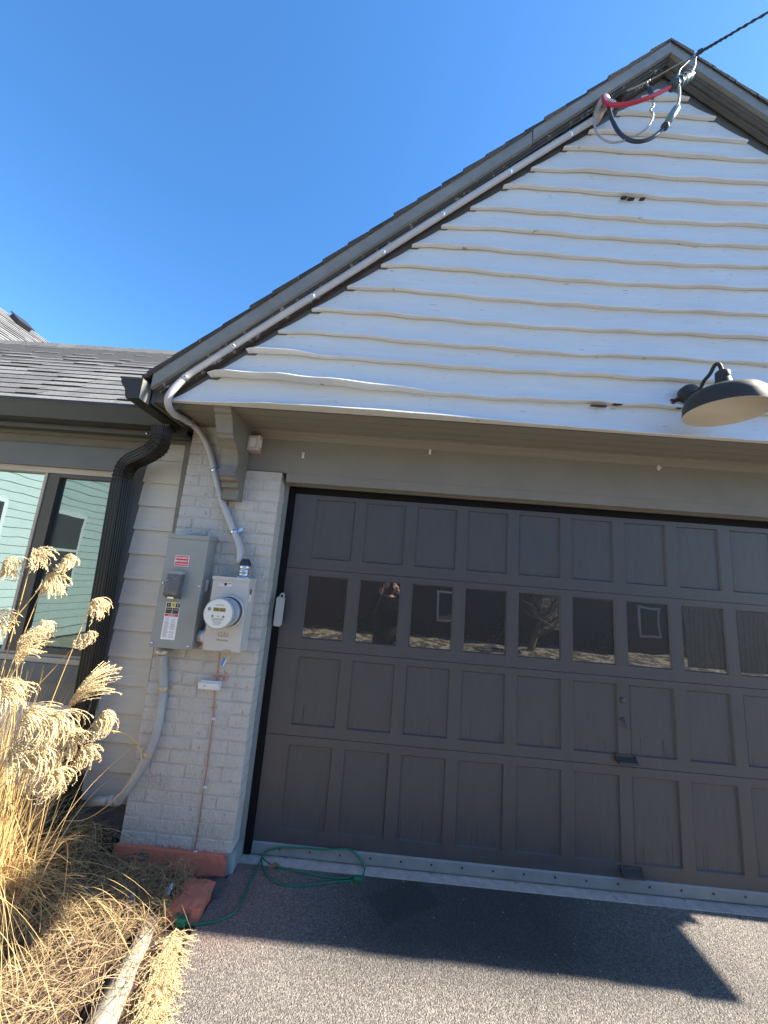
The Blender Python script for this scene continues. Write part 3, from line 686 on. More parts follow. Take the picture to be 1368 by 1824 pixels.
m.add([(-8.5, ey, ez-.006), (-.1, ey, ez-.006), (-.1, 1.2, 4.00), (-8.5, 1.2, 4.00)], [(0, 3, 2, 1)], (.3, .3, .3))
m.build('roof', SHING, hs)
# wing gutter, fascia and soffit
m = MB(); gp = [(-.30, 2.665), (-.308, 2.690), (-.318, 2.692), (-.320, 2.670), (-.312, 2.655), (-.300, 2.620), (-.288, 2.560), (-.262, 2.545), (-.215, 2.545), (-.215, 2.690), (-.222, 2.690), (-.222, 2.560)]
gp = [(-.320, 2.692), (-.322, 2.668), (-.314, 2.650), (-.304, 2.600), (-.296, 2.565), (-.268, 2.552), (-.215, 2.552), (-.215, 2.675), (-.300, 2.675), (-.306, 2.692)]
m.prism(gp, 'x', -8.4, -.965); m.build('gutter', GUTIN2 if False else GUTTER, hs)
m = MB(); m.box((-8.4, -.214, 2.522), (-.90, -.190, 2.72)); m.box((-8.4, -.1895, 2.545), (-.90, -.03, 2.56)); m.build('fascia', mat('wing_fascia_paint', (.06, .058, .05), .5, .1, 6), hs)
m = MB(); m.box((-6.2, -.080, 2.520), (-.885, -.0625, 2.5445)); m.build('frieze_board', mat('wing_frieze_paint', (.15, .145, .12), .6, .08, 6, .3, 11, stretch=(1, 1, 6)), hs)
# screws on the frieze
for (px, py) in ((262, 772),):
    c = P(px, py, -.216); MB().lathe([(.008, -.004), (.006, -.007), (.0008, -.008)], (c.x, c.y+.0, c.z), 'y', 12).build('fascia_screw', ZINC, hs)
# downspout: corrugated rectangular tube with two elbows
def rect_sweep(path, w_, d_, mb, ribs=True, crimps=()):
    pts = [Vector(p) for p in path]; n = len(pts)
    prof = []
    def side(p, q, k):
        out = []
        for i in range(k*4):
            t = i/(k*4); dd = (0, .0, 1, 1)[i % 4]
            a = Vector(p).lerp(Vector(q), t); nrm = Vector((q[1]-p[1], -(q[0]-p[0]))).normalized()
            a -= nrm*(.0045*dd); out.append((a.x, a.y))
        return out
    h, v_ = w_/2, d_/2
    prof = side((-h, -v_), (h, -v_), 4)+side((h, -v_), (h, v_), 5)+side((h, v_), (-h, v_), 4)+side((-h, v_), (-h, -v_), 5)
    rings = []
    X = Vector((1, 0, 0))
    for i, p in enumerate(pts):
        d = (pts[min(i+1, n-1)]-pts[max(i-1, 0)]).normalized()
        a = (Vector((0, 1, 0)).cross(d)); 
        if a.length < .05: a = Vector((1, 0, 0))
        a.normalize(); 
        b2 = d.cross(a)
        if a.x < 0: a = -a
        if b2.y < 0: b2 = -b2
        s = crimps[i] if crimps else 1
        rings.append([p+a*(x*s)+b2*(y*s) for x, y in prof])
    k = len(prof); vs = [q for rg in rings for q in rg]; fs = []
    for i in range(n-1):
        for j in range(k): fs.append((i*k+j, i*k+(j+1) % k, (i+1)*k+(j+1) % k, (i+1)*k+j))
    mb.add(vs, fs); o = len(mb.v)-len(vs)
    for f in (tuple(o+j for j in range(k)), tuple(o+(n-1)*k+j for j in range(k))): mb.f.append(f); mb.t.append((1, 1, 1)); mb.m.append(0); mb.sm.append(False)
ds = MB()
top = Vector((-.985, -.330, 2.545)); 
key = [top, (-.985, -.325, 2.500), (-.992, -.315, 2.455), (-1.02, -.29, 2.418), (-1.07, -.265, 2.392), (-1.16, -.225, 2.362), (-1.235, -.195, 2.338), (-1.285, -.170, 2.300), (-1.305, -.157, 2.245), (-1.308, -.152, 2.18)]
pth = smooth_path(key, 7); cr = [1.0]*len(pth)
for i in range(len(pth)):
    s = i/len(pth)
    if .13 < s < .48 or .66 < s < .93: cr[i] = 1.04 if i % 3 == 0 else .95
rect_sweep(pth, .078, .100, ds, crimps=cr)
rect_sweep([(-1.3085, -.152, 2.19), (-1.262, -.152, 1.2), (-1.235, -.152, .30)], .080, .102, ds)
low = smooth_path([(-1.235, -.152, .30), (-1.232, -.160, .22), (-1.235, -.20, .15), (-1.24, -.28, .11), (-1.245, -.38, .09)], 5)
rect_sweep(low, .084, .106, ds, crimps=[1.04 if i % 2 else .96 for i in range(len(low))])
dsp = ds.build('downspout', SPOUT, hs)
m = MB(); m.box((-1.32-.02, -.206, 2.150), (-1.262, -.2035, 2.175)); 

# ================================================================== MAIN HOUSE ROOF BEYOND
mh = thing('main_house', 'taller house roof with striped grey shingles rising beyond the wing', 'house', (-9, 6, 0))
A = P(0, 548, 4.0); m = MB(); sl_ = R_(41); cs, sn_ = math.cos(sl_), math.sin(sl_); rnd = random.Random(4)
for r in range(30):
    s0, s1 = r*.145, (r+1)*.145; y = .2+rnd.uniform(0, .3)
    while y < 18:
        y2 = y+rnd.uniform(.12, .36); h = rnd.choice((.006, .006, .013)); tn = rnd.choice((.85, .95, 1, 1.08, .78))
        def q(s_, hh, yy): return (A.x+s_*cs+hh*sn_, yy, A.z-s_*sn_+hh*cs)
        m.add([q(s0, .002, y), q(s1, h+.006, y), q(s1, h+.006, y2), q(s0, .002, y2)], [(0, 1, 2, 3)], (tn, tn, tn)); m.add([q(s1, h+.006, y), q(s1, -.003, y), q(s1, -.003, y2), q(s1, h+.006, y2)], [(0, 1, 2, 3)], (.1, .1, .1)); y = y2
m.add([(A.x, .2, A.z), (A.x, 18, A.z), (A.x-5, 18, A.z-4.3), (A.x-5, .2, A.z-4.3)], [(0, 1, 2, 3)])
m.add([(A.x-5, .22, A.z-4.3), (A.x, .22, A.z-.02), (A.x+4.3*cs, .22, A.z-4.3*sn_), (A.x+4.3*cs, .22, 0), (A.x-5, .22, 0)], [(0, 1, 2, 3, 4)])
m.build('roof', SHING, mh)
MB().box((A.x-4.8, .4, 0), (A.x+3.0, 17, 3.2)).build('wall', SIDE, mh)
def obox(m, c, ax, ay, az, hx, hy, hz):
    vs = [c+ax*(hx*a)+ay*(hy*b)+az*(hz*e) for e in (-1, 1) for a, b in ((-1, -1), (1, -1), (1, 1), (-1, 1))]
    m.add(vs, [(0, 3, 2, 1), (4, 5, 6, 7), (0, 1, 5, 4), (1, 2, 6, 5), (2, 3, 7, 6), (3, 0, 4, 7)])
ax_ = Vector((cs, 0, -sn_)); az_ = Vector((sn_, 0, cs)); yv = 4.22
c = Vector((A.x, yv, A.z))+ax_*.30
m = MB(); obox(m, c+az_*.05, ax_, Vector((0, 1, 0)), az_, .12, .14, .05); obox(m, c+az_*.10, ax_, Vector((0, 1, 0)), az_, .15, .17, .010)
m.build('roof_vent', DARKM, mh)

# ================================================================== ELECTRICAL GEAR ON THE PIER
YF = YB
# --- disconnect
dx0, dx1, dz0, dz1, dy = -.842, -.588, 1.190, 1.868, -.280
dc = thing('disconnect_box', 'tall grey electrical disconnect box with red emergency sticker on the pier', 'electrical box', ((dx0+dx1)/2, -.2, dz0))
m = MB(); m.cbox((dx0, dy+.012, dz0), (dx1, YF-.002, dz1-.022), .003); m.build('cabinet', BOXD, dc)
m = MB(); m.cbox((dx0-.001, dy, dz0-.004), (dx1+.001, dy+.0115, dz1-.024), .002); m.box((dx0+.04, dy-.001, dz0-.014), (dx0+.14, dy+.002, dz0-.004) if False else (dx0+.041, dy, dz0-.0138)); m.build('door_cover', BOXD, dc)
m = MB(); m.prism([(dy-.006, dz1-.026), (dy-.006, dz1), (YF-.002, dz1+.004), (YF-.002, dz1-.0215), (dy-.002, dz1-.0235)], 'x', dx0-.004, dx1+.004); m.build('rain_hood', BOXD, dc)
m = MB(); m.lathe([(.045, 0), (.045, .008), (.030, .013), (.001, .014)], (-.70, -.215, dz1+.002), 'z', 24); m.build('knockout_hub', BOXD, dc)
for (x, z_) in ((dx0+.018, 1.563), (dx1-.012, 1.560), (dx0+.014, 1.212), (dx1-.018, 1.208)):
    MB().lathe([(.0085, 0), (.0085, -.003), (.005, -.006), (.0008, -.0065)], (x, dy, z_), 'y', 12).build('screw', ZINC, dc)
# hinged operating flap
fx0, fx1 = -.782, -.700
m = MB(); m.prism([(dy-.001, 1.632), (dy-.030, 1.630), (dy-.034, 1.618), (dy-.052, 1.520), (dy-.050, 1.500), (dy-.018, 1.478), (dy-.001, 1.478)], 'x', fx0, fx1)
o = m.build('handle_flap', SMOKE, dc); md = o.modifiers.new('b', 'BEVEL'); md.width = .003; md.segments = 2
m = MB(); m.box((fx0-.006, dy-.034, 1.622), (fx1+.006, dy-.001, 1.640)); m.build('flap_hinge', BOXD, dc)
m = MB(); m.box((fx0+.022, dy-.044, 1.476), (fx1-.022, dy-.03, 1.487)); m.build('flap_latch', ZINC, dc)
# stickers
Y1 = dy-.0010
st = MB().box((-.776, Y1, 1.672), (-.690, dy, 1.738)).build('emergency_sticker', STWHITE, dc)
MB().box((-.773, Y1-.0006, 1.675), (-.693, Y1, 1.735)).build('sticker_field', STRED, st)
text('EMERGENCY', .0155, (-.733, Y1-.0012, 1.722), STWHITE, st, bold=.0004)
text('DISCONNECT', .0145, (-.733, Y1-.0012, 1.702), STWHITE, st, bold=.0004)
MB().box((-.769, Y1-.0012, 1.6835), (-.697, Y1-.0006, 1.6870)).build('sticker_rule', STWHITE, st)
st = MB().box((-.782, Y1, 1.236), (-.697, dy, 1.452)).build('warning_sticker', STWHITE, dc)
m = MB()
for a in range(2): m.box((-.779+.055*a, Y1-.0006, 1.424), (-.779+.055*a+.026, Y1, 1.449))
m.box((-.779, Y1-.0006, 1.386), (-.741, Y1, 1.421)); m.box((-.738, Y1-.0006, 1.386), (-.700, Y1, 1.421)); m.build('sticker_black_blocks', mat('sticker_brown_black', (.05, .04, .03), .5), st)
MB().box((-.7505, Y1-.0006, 1.424), (-.7265, Y1, 1.449)).build('sticker_yellow_block', STYEL, st)
text('1', .018, (-.766, Y1-.0012, 1.4365), STWHITE, st); text('3', .018, (-.711, Y1-.0012, 1.4365), STWHITE, st); text('*', .024, (-.7385, Y1-.0012, 1.432), STBLK, st)
text('ON OFF', .007, (-.760, Y1-.0012, 1.410), STWHITE, st); text('OFF ON', .007, (-.719, Y1-.0012, 1.410), STWHITE, st)
MB().box((-.779, Y1-.0006, 1.370), (-.700, Y1, 1.3835)).build('sticker_red_band', STRED, st)
text('DANGER', .011, (-.7395, Y1-.0012, 1.3768), STWHITE, st)
m = MB(); rnd = random.Random(5)
for cx_ in (-.776, -.737):
    zz = 1.362
    while zz > 1.245:
        if rnd.random() < .82: m.box((cx_+rnd.uniform(0, .002), Y1-.0004, zz), (cx_+rnd.uniform(.022, .033), Y1, zz+.0018))
        zz -= .0042
m.build('sticker_small_print', mat('faded_print', (.30, .29, .31), .6), st)
m = MB(); m.box((dx1+.0, -.225, 1.53), (dx1+.0016, -.195, 1.60)); m.build('side_sticker', STWHITE, dc)
# --- nipple between boxes
np_ = thing('conduit_nipple', 'short grey plastic conduit coupling joining the two electrical boxes', 'conduit', (-.555, -.215, 1.262))
m = MB(); m.lathe([(.036, -.594+.008), (.036, -.5235)], (0, -.215, 1.262), 'x', 28); m.build('tube', PVC, np_)
m = MB(); m.lathe([(.0395, -.558), (.0395, -.5235)], (0, -.215, 1.262), 'x', 28); m.build('collar', WPL, np_)
# --- meter
mx0, mx1, mz0, mz1, my = -.5215, -.297, 1.195, 1.630, -.280
mt = thing('electric_meter', 'pale grey meter box with round glass electric meter beside the garage door', 'electric meter', ((mx0+mx1)/2, -.2, mz0))
m = MB(); m.cbox((mx0, my, mz0), (mx1, YF-.002, mz1-.018), .003); m.build('socket_box', BOXM, mt)
m = MB(); m.prism([(my-.005, mz1-.020), (my-.005, mz1), (YF-.002, mz1+.003), (YF-.002, mz1-.0175), (my-.001, mz1-.0175)], 'x', mx0-.003, mx1+.003); m.build('rain_hood', BOXM, mt)
mc = (-.3985, 0, 1.425)
m = MB(); m.lathe([(.100, my-.0005), (.100, my-.012), (.094, my-.018), (.088, my-.018), (.086, my-.0005)], mc, 'y', 48); m.build('ring', ZINC if False else BOXM, mt)
m = MB(); m.lathe([(.084, my-.0006), (.084, my-.040), (.086, my-.041), (.086, my-.050), (.0835, my-.051), (.0835, my-.122), (.0865, my-.126), (.087, my-.134), (.084, my-.138), (.080, my-.139)], (mc[0]-.0, 0, mc[2]), 'y', 48)
m.build('meter_barrel', PLGREY, mt)
fy = my-.1395
dl = MB().lathe([(.0800, fy), (.0798, fy-.0012), (.001, fy-.0012)], mc, 'y', 48, smooth=False).build('meter_face', DIAL, mt)
Yd = fy-.0013
m = MB(); m.box((mc[0]-.030, Yd-.0006, mc[2]+.012), (mc[0]+.004, Yd, mc[2]+.032)); m.box((mc[0]+.006, Yd-.0006, mc[2]+.012), (mc[0]+.040, Yd, mc[2]+.032)); m.build('display', LCD, dl)
PG = mat('port_grey', (.22, .21, .20), .5); m = MB(); m.lathe([(.010, Yd), (.009, Yd-.001), (.0005, Yd-.001)], (mc[0]-.053, 0, mc[2]+.022), 'y', 16); m.build('port', PG, dl); m = MB(); m.lathe([(.007, Yd), (.006, Yd-.001), (.0005, Yd-.001)], (mc[0]-.030, 0, mc[2]-.015), 'y', 14); m.build('port', PG, dl); m = MB(); m.lathe([(.007, Yd), (.006, Yd-.001), (.0005, Yd-.001)], (mc[0]+.032, 0, mc[2]-.015), 'y', 14); m.build('port', PG, dl)
text('CL 200  240V', .0085, (mc[0]+.005, Yd-.0008, mc[2]+.047), mat('print_soft', (.25, .25, .26), .6), dl)
text('kWh', .0085, (mc[0]+.004, Yd-.0008, mc[2]-.014), mat('print_soft', (.25, .25, .26), .6), dl)
m = MB(); rnd = random.Random(9)
for i_, zz in enumerate((-.028, -.034, -.041, -.048, -.054, -.061)):
    hw = .036-.004*i_; x = mc[0]-hw
    while x < mc[0]+hw: l_ = rnd.uniform(.004, .012); m.box((x, Yd-.0004, mc[2]+zz), (x+l_, Yd, mc[2]+zz+.0024)); x += l_+.002
m.build('small_print', mat('print_mid', (.12, .12, .12), .6), dl)
st = MB().box((-.478, my-.0012, 1.573), (-.402+.0, my-.0002, 1.597)).build('caution_sticker', STWHITE, mt)
m = MB(); m.box((-.4765, my-.0018, 1.589), (-.450, my-.0012, 1.5955)); m.box((-.430, my-.0018, 1.589), (-.4035, my-.0012, 1.5955)); m.build('sticker_red_tabs', STRED, st)
text('WARNING', .0052, (-.4632, my-.0022, 1.5922), STWHITE, st); text('CAUTION', .0052, (-.4168, my-.0022, 1.5922), STWHITE, st)
MB().lathe([(.0095, my-.0012), (.0095, my-.002), (.0005, my-.002)], (-.440, 0, 1.585), 'y', 14).build('sticker_hand_symbol', STBLK, st)
m = MB()
PF = mat('print_faded', (.35, .34, .38), .6)
for xq in (-.475, -.428):
    m = MB()
    for k in range(3): m.box((xq, my-.0016, 1.576+.004*k), (xq+.023, my-.0012, 1.5775+.004*k))
    m.build('sticker_small_print', PF, st)
text('G&I', .042, (-.410, my-.0006, 1.290), mat('embossed_letter', (.34, .31, .27), .5), mt, name='embossed_letters', depth=.0012)
text('MILBANK', .017, (-.410, my-.0006, 1.258), mat('embossed_letter', (.36, .33, .29), .5), mt, name='embossed_letters', depth=.001)
m = MB(); m.box((mx1, -.245, 1.535), (mx1+.0014, -.222, 1.565)); m.build('side_mark', mat('sticker_brown', (.12, .03, .03), .5), mt)
m = MB(); m.box((mx1, -.250, 1.49), (mx1+.0014, -.215, 1.530)); m.build('side_sticker', STWHITE, mt)
m = MB(); m.lathe([(.032, mx1), (.032, mx1+.0012), (.028, mx1+.0012)], (0, -.215, 1.285), 'x', 24); m.build('side_knockout', BOXM, mt)
m = MB(); m.prism([(-.402, 1.200), (-.385, 1.206), (-.362, 1.208), (-.352, 1.200), (-.356, 1.190), (-.372, 1.194), (-.402, 1.194)], 'y', my-.006, my-.001); m.build('latch', mat('brass_latch', (.45, .30, .14), .5, metal=.3), mt)
m = MB(); m.tube(smooth_path([(-.385, my-.004, 1.192), (-.377, my-.008, 1.170), (-.388, my-.010, 1.160), (-.392, my-.008, 1.180), (-.384, my-.004, 1.192)], 6), .0022, 6); m.build('seal_wire', mat('seal_wire_tan', (.45, .34, .2), .5), mt)
m = MB(); q = Matrix.Rotation(R_(18), 3, 'Y')
vs = [Vector((a*.009, b*.004, c*.022)) for c in (-1, 1) for a, b in ((-1, -1), (1, -1), (1, 1), (-1, 1))]
m.add([q @ v + Vector((-.382, my-.006, 1.142)) for v in vs], [(0, 3, 2, 1), (4, 5, 6, 7), (0, 1, 5, 4), (1, 2, 6, 5), (2, 3, 7, 6), (3, 0, 4, 7)]); m.build('seal_tag', BLUE, mt)
m = MB(); vs = [Vector((a*.0030+.010, b*.005, c*.022)) for c in (-1, 1) for a, b in ((-1, -1), (1, -1), (1, 1), (-1, 1))]
m.add([q @ v + Vector((-.381, my-.0062, 1.142)) for v in vs], [(0, 3, 2, 1), (4, 5, 6, 7), (0, 1, 5, 4), (1, 2, 6, 5), (2, 3, 7, 6), (3, 0, 4, 7)]); m.build('seal_tag_edge', WPL, mt)

# --- hub + upper cable run
rr_ = .0205
cb = thing('service_entrance_conduit', 'grey service conduit climbing the left rake from the meter to the gable peak', 'conduit', (-.36, -.2, 1.63))
pxs = [(426, 1003, -.215), (427, 975, -.210), (413, 938, -.192), (396, 893, -.186), (385, 850, -.186), (372, 800, -.190), (352, 765, -.215), (330, 748, -.33), (311, 738, -.46), (300, 722, -.555), (303, 702, -.585), (330, 672, -.575), (362, 650, -.572)]
kp = [P(a, b, y) for a, b, y in pxs]
r0 = kp[-1]; r1 = P(1066, 208, -.572)
for t in (.12, .3, .5, .7, .9, 1): kp.append(r0.lerp(r1, t)+Vector((0, 0, random.uniform(-.004, .004))))
m = MB(); path = smooth_path(kp, 8); m.tube(path, rr_, 16); m.build('conduit_tube', PVC, cb)
def near(px, py, path):
    best = None
    for i in range(len(path)-1):
        d = path[i]-CAM; zc = d.dot(CF); u = 684+FPX*d.dot(CR)/zc; v = 912-FPX*d.dot(CU)/zc
        e = (u-px)**2+(v-py)**2
        if best is None or e < best[0]: best = (e, i)
    i = best[1]; return path[i], (path[min(i+1, len(path)-1)]-path[max(i-1, 0)]).normalized()
def strap(path, px, py, parent, rr, ear, mt_=ZINC):
    c, d = near(px, py, path); m = MB()
    m.tube([c-d*.011, c-d*.009, c+d*.009, c+d*.011], [rr+.0015, rr+.003, rr+.003, rr+.0015], 18)
    e = Vector(ear).normalized(); e = (e-d*e.dot(d)).normalized()
    out = Vector((0, -1, 0)); q = c+e*(rr+.016)+Vector((0, rr-.002, 0))
    obox(m, q, d, e, out, .010, .017, .0015)
    m.lathe([(.005, -.0015), (.004, -.005), (.0005, -.0055)], (q.x, q.y, q.z), 'y', 10)
    return m.build('conduit_strap', mt_, parent)
for (px, py, ear) in ((1015, 242, (-.6, 0, .8)), (912, 302, (-.6, 0, .8)), (791, 382, (-.6, 0, .8)), (688, 447, (-.6, 0, .8)), (557, 530, (-.6, 0, .8)), (418, 621, (-.6, 0, .8)), (333, 677, (-.6, 0, .8)), (338, 752, (.3, 1, .4)), (380, 836, (1, 0, 0)), (418, 945, (1, 0, 0))):
    strap(path, px, py, cb, rr_, ear)
hubc = (-.362, -.216)
m = MB(); m.lathe([(.052, 1.630), (.052, 1.637), (.033, 1.638), (.033, 1.662), (.037, 1.664), (.037, 1.672), (.033, 1.674), (.033, 1.683), (.038, 1.685), (.038, 1.705), (.034, 1.708)], (hubc[0], hubc[1], 0), 'z', 28); m.build('hub_fitting', ZINC, cb)
m = MB(); m.lathe([(.036, 1.7085), (.034, 1.722), (.024, 1.742), (.0215, 1.748)], (hubc[0], hubc[1], 0), 'z', 24); m.build('rubber_boot', BLKINS, cb)
# weatherhead cap
m = MB(); a = P(1062, 212, -.58); b_ = P(1076, 178, -.60)
m.tube([a-(b_-a)*.15, a+(b_-a)*.25, a+(b_-a)*.6, b_, b_+Vector((.012, 0, .012))], [.026, .034, .040, .038, .022], 14)
obox(m, P(1084, 184, -.635), (P(1095, 178, -.6)-P(1070, 168, -.6)).normalized(), Vector((0, 1, 0)), Vector((0, 0, 1)), .042, .020, .012)
m.build('weatherhead', mat('weatherhead_metal', (.42, .37, .30), .5, .3, 20, metal=.3), cb)
# --- conductors
def cable(name, pts, r, m_, label, cat='cable', group=None, twist=False, parent=None, seg=10):
    mb = MB(); pth = smooth_path([P(*p) if not isinstance(p, Vector) else p for p in pts], 8)
    if twist:
        for ph in (0, math.tau/3, 2*math.tau/3):
            q = []; s = 0
            for i, p in enumerate(pth):
                d = (pth[min(i+1, len(pth)-1)]-pth[max(i-1, 0)]).normalized(); u = d.orthogonal().normalized(); v = d.cross(u)
                if i: s += (p-pth[i-1]).length
                q.append(p+(u*math.cos(s*90+ph)+v*math.sin(s*90+ph))*r*.55)
            mb.tube(q, r*.55, 6)
    else: mb.tube(pth, r, seg)
    o = mb.build(name, m_, parent)
    if parent is None: tag(o, label, cat, group)
    return o
red = thing('red_service_conductor', 'red insulated wire curving from the weatherhead to a black splice', 'wire', tuple(P(1080, 180, -.66)))
cable('insulated_wire', [(1074, 172, -.62), (1078, 182, -.66), (1092, 187, -.70), (1120, 185, -.73), (1150, 176, -.75), (1175, 165, -.75), (1198, 153, -.75)], .0122, REDINS, '', parent=red)
a, b_ = P(1195, 155, -.75), P(1231, 133, -.75)
m = MB(); m.tube([a, a+(b_-a)*.06, a+(b_-a)*.94, b_], [.022, .030, .030, .018], 8); 
for k in range(4): c = a+(b_-a)*(.2+.2*k); m.tube([c-(b_-a)*.03, c+(b_-a)*.03], .0325, 8)
m.build('splice_connector', CONN, red)
cable('bare_tail', [(1228, 134, -.75), (1236, 120, -.75), (1238, 106, -.75), (1240, 96, -.75)], .0075, ALU, '', parent=red)
blk = thing('black_service_conductor', 'black insulated wire looping below the weatherhead to a tilted splice', 'wire', tuple(P(1085, 190, -.66)))
cable('insulated_wire', [(1080, 176, -.62), (1084, 190, -.66), (1090, 212, -.70), (1102, 235, -.73), (1120, 249, -.75), (1140, 252, -.76), (1160, 246, -.76), (1176, 234, -.76), (1186, 222, -.76)], .0112, BLKINS, '', parent=blk)
a, b_ = P(1184, 226, -.76), P(1206, 192, -.76)
m = MB(); m.tube([a-(b_-a)*.10, a, a+(b_-a)*.08], [.013, .024, .022], 10); m.build('splice_end', BLKINS, blk)
m = MB(); m.tube([a+(b_-a)*.09, a+(b_-a)*.5, a+(b_-a)*.92, b_+(b_-a)*.06], [.018, .024, .023, .013], 8); m.build('splice_connector', mat('grey_teal_connector', (.13, .18, .18), .3, .2, 30), blk)
cable('bare_tail', [(1206, 192, -.76), (1209, 178, -.76), (1210, 160, -.76), (1207, 146, -.76), (1208, 132, -.76)], .0075, ALU, '', parent=blk)
cable('feed_wire', [(1208, 134, -.76), (1211, 124, -.76), (1222, 113, -.76), (1236, 98, -.76)], .006, BLKINS, '', parent=blk)
neu = thing('bare_neutral_wire', 'twisted bare metal wire looping from the weatherhead to a small splice', 'wire', tuple(P(1062, 200, -.64)))
cable('twisted_wire', [(1072, 188, -.63), (1062, 202, -.66), (1059, 222, -.69), (1065, 240, -.71), (1082, 252, -.73), (1102, 253, -.74), (1128, 244, -.74), (1148, 232, -.74), (1160, 216, -.74), (1163, 203, -.74), (1158, 196, -.74), (1164, 188, -.74), (1163, 174, -.74)], .0065, ALU, '', twist=True, parent=neu)
a, b_ = P(1163, 175, -.74), P(1156, 155, -.74)
m = MB(); m.tube([a, a+(b_-a)*.1, a+(b_-a)*.85, b_], [.007, .013, .013, .006], 10); m.build('splice_connector', BLKINS, neu)
cable('upper_tail', [(1156, 155, -.74), (1153, 147, -.74), (1158, 143, -.74)], .004, STEEL, '', twist=True, parent=neu)
# messenger and service drop
drop = thing('service_drop_cable', 'overhead power cable leaving the gable peak toward the sky', 'cable', tuple(P(1240, 97, -.76)))
p1 = P(1240, 97, -.76)
e1 = (P(1240, 97, -.8)-CAM); e2 = (P(1368, 22, -.8)-CAM); nrm = e1.cross(e2).normalized()
# direction inside the sight plane, rising slightly away from the gable
dz_ = .16; dy_ = -(nrm.x+nrm.z*dz_)/nrm.y if abs(nrm.y) > 1e-6 else 0
dirn = Vector((1, dy_, dz_)).normalized()
end = p1+dirn*14
mid = [p1+dirn*s for s in (0, .12, .4, .9, 2, 5, 9, 14)]
cable('twisted_cable', mid, .009, BLKINS, '', twist=True, parent=drop)
c = P(1247, 92, -.76); m = MB(); m.tube([c-dirn*.012, c+dirn*.012], .014, 8); m.build('cable_tie', BLKINS, drop)
cable('messenger_strand', [(1117, 162, -.62), (1135, 154, -.66), (1158, 143, -.70), (1200, 119, -.74), (1232, 102, -.76), (1243, 95, -.76)], .0032, STEEL, '', parent=drop)
cable('wrapped_grip', [(1117, 162, -.62), (1135, 154, -.66), (1158, 143, -.70)], .0058, STEEL, '', twist=True, parent=drop)
m = MB(); a = P(1103, 177, -.555); b_ = P(1118, 161, -.62); m.tube([a, a.lerp(b_, .4), b_], [.020, .014, .007], 10); m.tube([a+Vector((-.02, .0, -.02)), a], .012, 8); m.build('anchor_hook', mat('rusty_hook', (.06, .04, .03), .7, .4, 30, metal=.3), drop)

# --- lower conduit
lc = thing('lower_conduit', 'weathered grey conduit bending from the disconnect box down into the ground', 'conduit', (-.9, -.15, .2))
lp = [P(290, 1166, -.205), P(291, 1200, -.190), P(291, 1226, -.184), P(285, 1275, -.182), (P(276, 1315, -.182)), P(262, 1348, -.180), P(240, 1385, -.176), P(222, 1412, -.170), P(211, 1426, -.150)]
m = MB(); lpath = smooth_path(lp, 8); m.tube(lpath, .0245, 16); m.build('conduit_tube', PVC2, lc)
e0 = P(212, 1424, -.150); e1_ = P(160, 1428, -.115)
m = MB(); m.tube([e0+Vector((.02, 0, .03)), e0, e0+Vector((-.02, .005, -.012))], [.028, .031, .029], 14); m.tube([e0, e1_], .0265, 14); m.tube([e0.lerp(e1_, .12), e0.lerp(e1_, .3)], .030, 14); m.build('elbow', PVC2, lc)
strap(lpath, 289, 1227, lc, .0245, (1, 0, .05), mat('tan_strap', (.50, .42, .28), .4, .15, 30, metal=.4)); strap(lpath, 264, 1342, lc, .0245, (1, 0, .1), bpy.data.materials['tan_strap'])
c = P(290, 1157, -.205); m = MB(); m.lathe([(.030, 1.192), (.030, 1.168), (.034, 1.166), (.039, 1.150), (.039, 1.138), (.030, 1.134)][::-1], (c.x, -.205, 0), 'z', 20); m.build('hub_fitting', mat('cast_connector', (.48, .44, .36), .4, .2, 20, metal=.5), lc)

# --- grounding bridge and wire
gb = thing('ground_bridge', 'small white plastic grounding terminal block on the brick below the meter', 'terminal block', (-.485, YB, .98))
m = MB(); m.cbox((-.547, -.205, .955), (-.420, YB-.003, .996), .004); m.box((-.54, -.195, .996), (-.425, -.17, 1.004)); m.build('cover', WPL, gb)
MB().lathe([(.006, -.205), (.005, -.2075), (.0005, -.2075)], (-.508, 0, .976), 'y', 12).build('screw', ZINC, gb)
gw = thing('ground_wire', 'thin copper ground wire running down the brick pier to the soil', 'wire', (-.44, YB, .0))
kp = [P(392, 1168, -.20), P(389, 1185, -.172), P(385, 1212, -.169), P(381, 1250, -.166), P(379, 1280, -.167), P(374, 1320, -.166), P(369, 1365, -.166), P(363, 1402, -.167), P(357, 1450, -.166), P(351, 1488, -.166), P(345, 1522, -.167), P(337, 1541, -.180), P(322, 1556, -.20), G(308, 1566, .015)]
m = MB(); wp = smooth_path(kp, 6); m.tube(wp, .0026, 6); m.build('copper_strand', COPPER, gw)
for (px, py) in ((377, 1279), (363, 1400), (347, 1519)):
    c, d = near(px, py, wp); m = MB(); m.box((c.x-.003, YB-.010, c.z-.006), (c.x+.018, YB-.003, c.z+.006)); m.lathe([(.003, 0), (.0025, -.003), (.0005, -.0032)], (c.x+.010, YB-.010, c.z), 'y', 8); m.build('wire_clip', WPL, gw)

